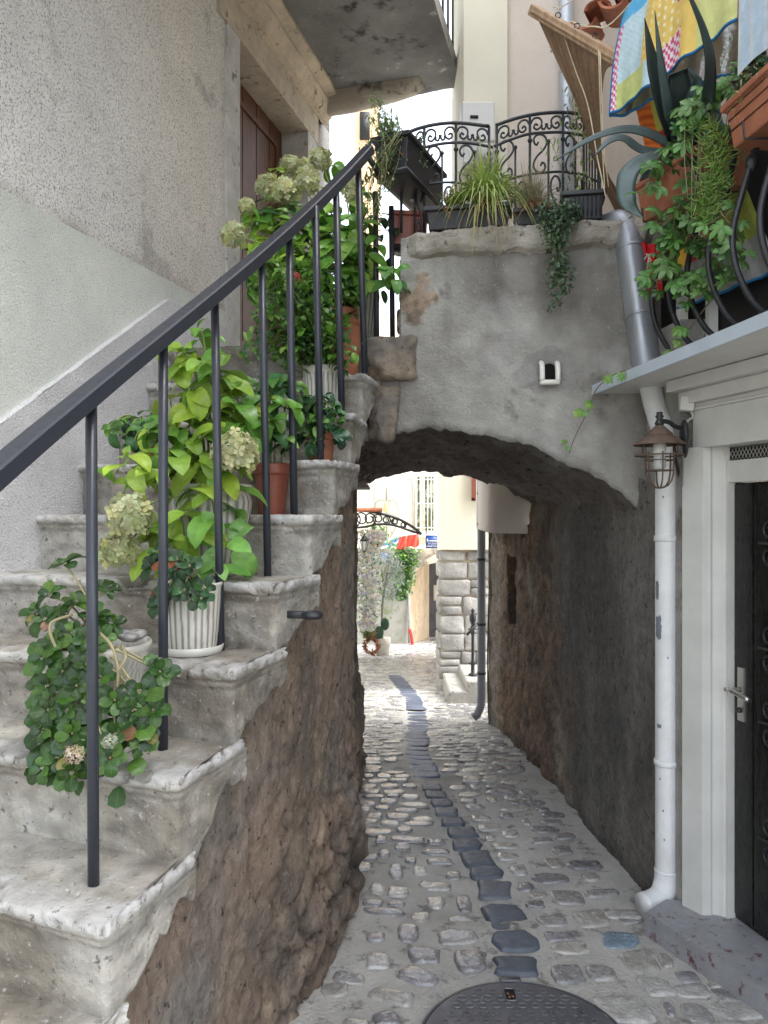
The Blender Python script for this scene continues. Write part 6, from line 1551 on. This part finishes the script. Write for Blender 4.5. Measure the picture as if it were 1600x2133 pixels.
lf=MB(); st=MB(); st.col=(.2,.16,.1)
for (px,py,d,l,n) in ((1420,690,2.78,.034,3),(1415,710,2.8,.03,2),(1390,735,2.85,.026,2),(1268,783,3.03,.026,3),(1225,843,3.17,.026,2),(1212,857,3.2,.026,3),(1205,862,3.2,.022,2),(1180,925,3.34,.020,2),(1300,778,3.0,.024,2),(1330,768,2.96,.024,2)):
    for k in range(n):
        c=P(px+R.uniform(-9,9),py+R.uniform(-7,7),d-.03); ax=(V((0,-1,.5))+rv(.4)).normalized(); x=ax.orthogonal().normalized(); y=ax.cross(x); a0=R.uniform(0,6.28); cc=jit((.22,.40,.09),.2)
        for m in range(5): a=a0+(m-2)*.9; o=x*math.cos(a)+y*math.sin(a); leaf(lf,c,o,ax,l,l*.5,cc,nl=6,nw=3,serr=.1)
lf.build('foliage',M['leaf'],vc)
# ice plant hanging mass and shrub behind the near box
ip=thing('trailing_succulent','long green mass of finger leaved succulent hanging between the two terracotta boxes','plant',P(1485,260,2.5))
mb=MB()
for k in range(620):
    t=R.random(); px=1482+R.gauss(0,22)*(1-.35*t)+8*math.sin(t*5); py=255+t*215; b=P(px,py,2.50-.02*R.random()); a=R.uniform(0,6.28); dd=V((math.cos(a),math.sin(a)*.6-.4,R.uniform(-.6,.5))).normalized(); l=R.uniform(.02,.042); m=b+dd*l*.6; e=m+(dd+V((0,0,.6))).normalized()*l*.5; c=jit(R.choice([(.16,.28,.05),(.22,.34,.07),(.10,.19,.04),(.28,.38,.10)]),.2)
    mb.col=c; mb.tube([b,m,e],[.0022,.0019,.0007],4,cap=False)
mb.build('finger_leaves',M['stem'],ip)
mb=MB(); mb.col=(.24,.22,.14)
for k in range(26):
    x=1482+R.gauss(0,20); mb.tube(spline([P(x,235,2.52),P(x+R.uniform(-10,10),330,2.51),P(x+R.uniform(-12,12),R.uniform(390,470),2.51)],5),.0014,4)
mb.build('stems',M['stem'],ip)
vs=thing('variegated_shrub','yellow green variegated shrub behind the near terracotta box','plant',P(1570,190,2.3))
lf=MB()
for k in range(260): 
    p=P(R.uniform(1535,1620),R.uniform(130,235),R.uniform(2.32,2.5)); l=R.uniform(.012,.03); dd=(rv()+V((0,-.3,.3))).normalized(); leaf(lf,p,dd,(0,-.5,1),l,l*.6,jit(R.choice([(.40,.45,.14),(.28,.38,.10),(.5,.5,.22),(.14,.24,.06)])),nl=4,nw=3)
lf.build('foliage',M['leaf'],vs)
# ---------- laundry ----------
def patchcol(u,v,scale=1.0):
    # (u across, v down): patchwork colours
    cu,cv=u*scale,v*scale; uu=cu*5+.55*math.sin(cv*3); vv=cv*4+.45*math.sin(cu*5); i,j=int(math.floor(uu)),int(math.floor(vv)); k=(i*3+j*5+ (i*j)%3)%6
    fu,fv=uu-i,vv-j
    if k==0: return (.85,.80,.82) if (int(fu*6)+int(fv*6))%2 else (.62,.03,.16)
    if k==1: return (.62,.66,.20)
    if k==2: return (.82,.55,.10) if (int(fu*14)%3 or int(fv*12)%3) else (.9,.85,.6)
    if k==3: return (.62,.76,.82) if (int(fu*10)+int(fv*10))%2 else (.50,.68,.78)
    if k==4: return (.10,.42,.78)
    return (.80,.22,.04) if int(fv*12)%3 else (.62,.13,.02)
def quilt(name,label,grp,L,Rr,colf,nu=110,nv=70,folds=.008,m='cloth',bind=True,bot=True,left=True):
    l=spline([V(q) for q in L],12); r=spline([V(q) for q in Rr],12)
    def at(s,t): i=t*(len(s)-1); k=min(int(i),len(s)-2); return s[k].lerp(s[k+1],i-k)
    mb=MB()
    def fn(u,v):
        p=at(l,v).lerp(at(r,v),u); f=folds*(math.sin(u*19+v*2)+.6*math.sin(u*41+1)*v); p=p+V((-f*.6,-f,folds*.5*noise.noise(p*9))); return p,colf(u,v)
    mb.grid(nu,nv,fn); o=mb.build(name,M[m]); 
    if bind:
        b=MB(); b.col=(.02,.17,.42)
        if bot: b.tube([fn(u,1)[0] for u in np.linspace(0,1,40)],.0052,6)
        if left: b.tube([fn(0,v)[0] for v in np.linspace(0,1,30)],.004,6)
        b.build('edge_binding',M['cloth'],o)
    settag(o,label,'quilt',grp); return o
def qa(u,v):
    x=u*8; y=v*5.5
    # large appliqué fields like the photographed quilt
    if v<.16+.1*u and u<.30: return (.12,.48,.80)
    if .27<u<.62 and v<.80-.25*abs(u-.4): 
        if u>.54 and v<.62 : pass
        else: return (.84,.60,.16) if not (math.sin(x*14)>.75 and math.sin(y*17)>.2) else (.92,.86,.62)
    if .54<=u<.82 and v<.62-.9*abs(u-.66): return (.88,.80,.84) if (int(u*34)+int(v*22))%2 else (.66,.04,.20)
    if .44<u<.60 and v>.72: return (.90,.84,.86) if (int(u*44)+int(v*30))%2 else (.70,.05,.22)
    if u<.05: return (.90,.84,.86) if (int(u*44)+int(v*30))%2 else (.70,.05,.22)
    if v>.76 and u<.30: return (.60,.66,.24)
    if u<.44: return (.62,.78,.84) if (math.sin(x*22)*math.sin(y*22)>-.1) else (.52,.72,.80)
    if u>.72: return (.66,.68,.28)
    return (.84,.60,.16)
qbl=V((.885,3.0,3.15)); qbr=V((1.09,2.37,3.12))
quilt('quilt','bright patchwork quilt with blue edging hanging highest, its front side outward','quilts hung out to dry',[V((.935,3.0,3.545)),V((.90,3.0,3.35)),qbl],[V((1.12,2.37,3.62)),V((1.10,2.37,3.4)),qbr],qa)
def sv(u,v): return (1,1,1)
quilt('quilt_backing','crinkled silver backing layer of the quilt, showing below and behind the patchwork','quilts hung out to dry',[V((.945,3.02,3.53)),V((.91,3.02,3.33)),V((.890,3.01,3.145))],[V((1.28,2.55,3.58)),V((1.27,2.57,3.35)),V((1.25,2.60,3.12))],lambda u,v:(.9,.9,.9),m='silver',folds=.012)
def qb(u,v):
    if v>.80: return (.30,.30,.29)
    if u<.20: return (.75,.45,.06) if v>.5 else ((.78,.20,.03) if int(v*60)%3 else (.55,.1,.02))
    if .2<=u<.45 and .4<v<.75: return (.72,.68,.68) if (int(u*30)+int(v*24))%2 else (.50,.02,.08)
    if v<.38 and u>.5: return (.02,.16,.34)
    if u<.35: return (.45,.02,.02) if v>.2 else (.5,.5,.1)
    return (.34,.37,.07)
quilt('quilt','second patchwork quilt hanging low behind the bellied balusters, silver bottom and blue edge','quilts hung out to dry',[P(1322,215,3.12),P(1350,330,3.12),P(1392,500,3.08),P(1412,645,3.04)],[P(1480,150,2.85),P(1520,300,2.75),P(1570,430,2.66),P(1625,560,2.55)],qb,left=False)
cloth_patch('sheet','pale blue sheet hanging at the right of the patchwork quilt','sheet',(V((1.085,2.35,3.6)),V((1.12,1.85,3.6)),V((1.12,1.85,2.92)),V((1.08,2.35,2.93))),lambda u,v:(.52,.66,.80) if (u*7)%1>.25 else (.66,.70,.74),.006)
mb=MB(); 
def rc(u,v): 
    p=P(1336,505,3.16).lerp(P(1382,512,3.10),u).lerp(P(1356,618,3.16).lerp(P(1384,618,3.10),u),v); p+=V((0,-.012*math.sin(u*14+v*4),0)); return p,(.62,.015,.02)
mb.grid(24,24,rc); o=mb.build('red_bag',M['cloth'],tag=dict(label='red cloth bag with a white drawstring knot behind the grey drainpipe',cat='bag'))
mb=MB(); mb.tube(spline([P(1342,540,3.10),P(1352,530,3.10),P(1362,532,3.10)],4),.0025,5); mb.tube([P(1352,530,3.10),P(1348,560,3.10)],.0025,5); mb.tube(spline([P(1346,528,3.1),P(1356,542,3.1),P(1350,545,3.1)],4),.0025,5); mb.build('drawstring',M['whitepaint'],o)
# butterfly appliqué on the quilt
mb=MB()
# clothes line, wooden batten, net
cl=thing('clothes_line','yellow clothes line strung from the wooden batten to the quilts','clothes line',P(1260,50,3.2))
mb=MB(); mb.tube(spline([P(1190,45,3.35),P(1235,55,3.15),P(1295,28,3.0),(1.12,2.37,3.625),(1.16,1.8,3.63)],6),.003,6); mb.tube([P(1150,12,3.5),P(1165,18,3.45),P(1240,-30,3.3)],.0025,5); mb.build('line',M['rope'],cl)
ba=thing('wooden_batten','weathered wooden batten with iron hooks holding a brown mesh curtain','batten',P(1195,60,3.3))
mb=MB(); a=P(1112,22,3.55); b=P(1290,125,3.02); mb.bar(a,b,.055,.045,bevel=.004); mb.build('batten',M['wood'],ba,edge=30)
mb=MB(); mb.bar(a+V((-.012,-.025,-.02)),b+V((-.012,-.025,-.02)),.02,.012); mb.build('edge_strip',M['wood'],ba)
for t in (.32,.55,.75):
    mb=MB(); p=a.lerp(b,t)+V((0,0,.03)); mb.tube([p+V((math.cos(q)*.012,0,.012+math.sin(q)*.012)) for q in np.linspace(0,6.28,13)[:-1]],.0025,5,closed=True); mb.build('hook',M['iron'],ba)
mb=MB()
ls=spline([P(1116,30,3.54),P(1150,110,3.50),P(1203,230,3.46),P(1235,330,3.43),P(1262,400,3.40),P(1290,455,3.37)],8); rs_=spline([P(1285,132,3.03),P(1262,150,3.20),P(1255,240,3.32),P(1258,330,3.36),P(1285,390,3.34),P(1318,440,3.32)],8)
def nf(u,v):
    i=v*(len(ls)-1); k=min(int(i),len(ls)-2); l=ls[k].lerp(ls[k+1],i-k); r=rs_[k].lerp(rs_[k+1],i-k); p=l.lerp(r,u); p+=V((0,-.015*math.sin(u*16+v*3),0)); return p,tuple(V((1,1,1))*(.75+.3*math.sin(u*60)*math.sin(v*7)*.4+.2*noise.noise(V((u*8,v*4,0)))))
mb.grid(70,60,nf); o=mb.build('mesh_curtain',M['net'],ba)
mb=MB(); mb.tube(spline([P(1170,60,3.38),P(1200,150,3.32),P(1225,220,3.30),P(1245,330,3.28),P(1262,410,3.26)],8),.003,5); mb.tube(spline([P(1247,105,3.06),P(1252,250,3.12),P(1260,400,3.2)],6),.0025,5); mb.tube(spline([P(1250,108,3.05),P(1258,300,3.12),P(1268,390,3.2)],6),.0022,5); mb.build('cord',M['rope'],ba)
rt=thing('roof_edge','curved terracotta roof tiles at the eaves above the wooden batten','roof',P(1240,10,3.5))
for k in range(4):
    mb=MB(); s0=P(1215+k*30,40-k*22,3.5-.08*k); ax0=V((.35,.9,.35)).normalized(); x=V((1,-.35,0)).normalized(); u=x.cross(ax0)*-1; rows=[]
    for j in (0,1):
        rows.append([mb.vert(s0+ax0*j*.4+x*math.cos(q)*.06+V((0,0,1))*math.sin(q)*.045*(1 if k%2 else -1)) for q in np.linspace(0,math.pi,10)])
        rows.append([mb.vert(s0+ax0*j*.4+x*math.cos(q)*.048+V((0,0,1))*math.sin(q)*.034*(1 if k%2 else -1)) for q in np.linspace(0,math.pi,10)])
    for A,B in ((rows[0],rows[2]),(rows[1],rows[3]),(rows[0],rows[1]),(rows[2],rows[3])):
        for q in range(9): mb.face([A[q],A[q+1],B[q+1],B[q]])
    mb.build('roof_tile',M['tile'],rt)
# ---------- courtyard plants ----------
fb_=thing('flowering_bush','tall bush covered with white flowers beyond the passage on the left','bush',(PX(770,12),12,-.7))
lf=MB()
for k in range(1500):
    t=R.random(); px=R.gauss(766,7+9*t); py=lerp(1320,1105,t); 
    if t>.8: px+=12
    p=P(px,py,R.uniform(11.8,12.3)); l=R.uniform(.03,.07); leaf(lf,p,rv().normalized(),(0,-.5,1),l,l*.6,jit(R.choice([GM,GD,(.2,.3,.1)])),nl=3,nw=3)
lf.build('foliage',M['leaf'],fb_)
mb=MB()
for k in range(520):
    t=R.random(); px=R.gauss(766,7+10*t); py=lerp(1315,1105,t)
    if t>.8: px+=12
    mb.col=jit((.86,.86,.84),.05); mb.blob(P(px,py,R.uniform(11.6,11.85)),(.026,.02,.024),6,4,.3)
mb.build('white_flowers',M['petal'],fb_)
ol=thing('olive_tree','small silvery olive tree in a whitewashed pot in front of the grey pier','tree',(PX(796,12.8),12.8,-.78))
lf=MB()
for k in range(1500):
    a=R.uniform(0,6.28); rr=R.random()**.6; p=P(805+math.cos(a)*36*rr,1195+math.sin(a)*52*rr,R.uniform(12.5,13.1)); l=R.uniform(.05,.10)
    if noise.noise(p*4)<-.12: continue
    leaf(lf,p,rv().normalized(),(0,-.5,1),l,l*.2,jit(R.choice([(.20,.24,.20),(.28,.31,.28),(.14,.18,.14)]),.2),nl=3,nw=3)
lf.build('crown',M['leaf'],ol); mb=MB(); mb.col=(.2,.18,.16); mb.tube(spline([P(797,1340,12.8),P(796,1270,12.8),P(803,1210,12.8)],5),.02,6)
for k in range(14): mb.tube([P(800,1240-k*4,12.8),P(805+R.uniform(-30,30),1190+R.uniform(-40,30),12.8)],.006,4)
mb.build('trunk',M['stem'],ol); mb=MB(); mb.col=(.62,.58,.52); mb.lathe(P(797,1366,12.7),[(.10,0),(.13,.2),(.135,.30),(.12,.30),(.1,.27)],20); mb.build('pot',M['cap'],ol)
iv=thing('ivy','green ivy clump climbing between the grey pier and the rubble arch','climber',(PX(835,15),15.1,.2))
lf=MB()
for k in range(1300):
    t=R.random(); px=lerp(846,836,t)+R.gauss(0,lerp(14,6,t)); py=lerp(1140,1245,t); p=P(px,py,R.uniform(14.95,15.25)); l=R.uniform(.05,.1); leaf(lf,p,(rv()+V((0,-.6,0))).normalized(),(0,-.5,1),l,l*.8,jit(R.choice([GM,GD,(.14,.2,.1),(.2,.26,.14)])),nl=3,nw=3)
lf.build('foliage',M['leaf'],iv)
cc_=thing('prickly_pear','flat green cactus pads standing beside the small olive tree','cactus',(PX(790,12.3),12.3,-.75))
mb=MB(); 
for px,py,rx,rz in ((790,1318,.075,.11),(802,1300,.07,.10),(782,1330,.05,.07)): mb.col=(.06,.14,.09); mb.blob(P(px,py,12.3),(rx,.02,rz),14,8,.05)
mb.build('pads',M['stem'],cc_)
wr=thing('dried_wreath','orange brown wreath of dried leaves standing on the lane by the pots','wreath',G(773,1364))
lf=MB()
for k in range(420):
    a=R.uniform(0,6.28); w=P(774+math.cos(a)*14,1345+math.sin(a)*15,12.1)+rv(.02); l=R.uniform(.03,.06); leaf(lf,w,(rv()+V((0,-.5,0))).normalized(),(0,-.5,1),l,l*.5,jit((.48,.22,.12),.3),nl=3,nw=3)
lf.build('leaves',M['leaf'],wr)
dr_=thing('dried_plant','dry brown grass tuft above the wreath under the flowering bush','plant',(PX(768,12.1),12.1,-.5))
blades(dr_,P(768,1330,12.1),160,.22,.12,[(.45,.28,.12),(.35,.25,.12),(.5,.34,.18)],w=.012,droop=1.0,br=.08)
lp=thing('potted_plant','green leaves in terracotta pots high among the white flowers','potted plant',P(775,1140,12.2))
mb=MB(); mb.lathe(P(779,1140,12.1),[(.07,0),(.09,.12),(.10,.13),(.10,.15),(.08,.15)],16); mb.build('pot',M['terra'],lp)
lf=MB()
for k in range(160): p=P(780+R.gauss(0,14),1108+R.gauss(0,8),12.2); l=R.uniform(.05,.1); leaf(lf,p,rv().normalized(),(0,0,1),l,l*.6,jit(GM),nl=3,nw=3)
lf.build('foliage',M['leaf'],lp)
dw=thing('door_wreath','thin garland with a dried bouquet hanging on the grey shutter','wreath',P(805,1050,17.8))
mb=MB(); mb.col=(.25,.25,.18); mb.tube(spline([P(779,1090,17.85),P(782,1050,17.85),P(796,1041,17.85),P(806,1046,17.85),P(820,1041,17.85),P(831,1062,17.85),P(828,1090,17.85),P(812,1120,17.85)],6),.012,5); mb.build('garland',M['stem'],dw)
mb=MB(); mb.blob(P(805,1056,17.8),(.06,.05,.13),10,8,.3,9,colf=lambda p:(.55,.48,.25)); mb.build('bouquet',M['stem'],dw)
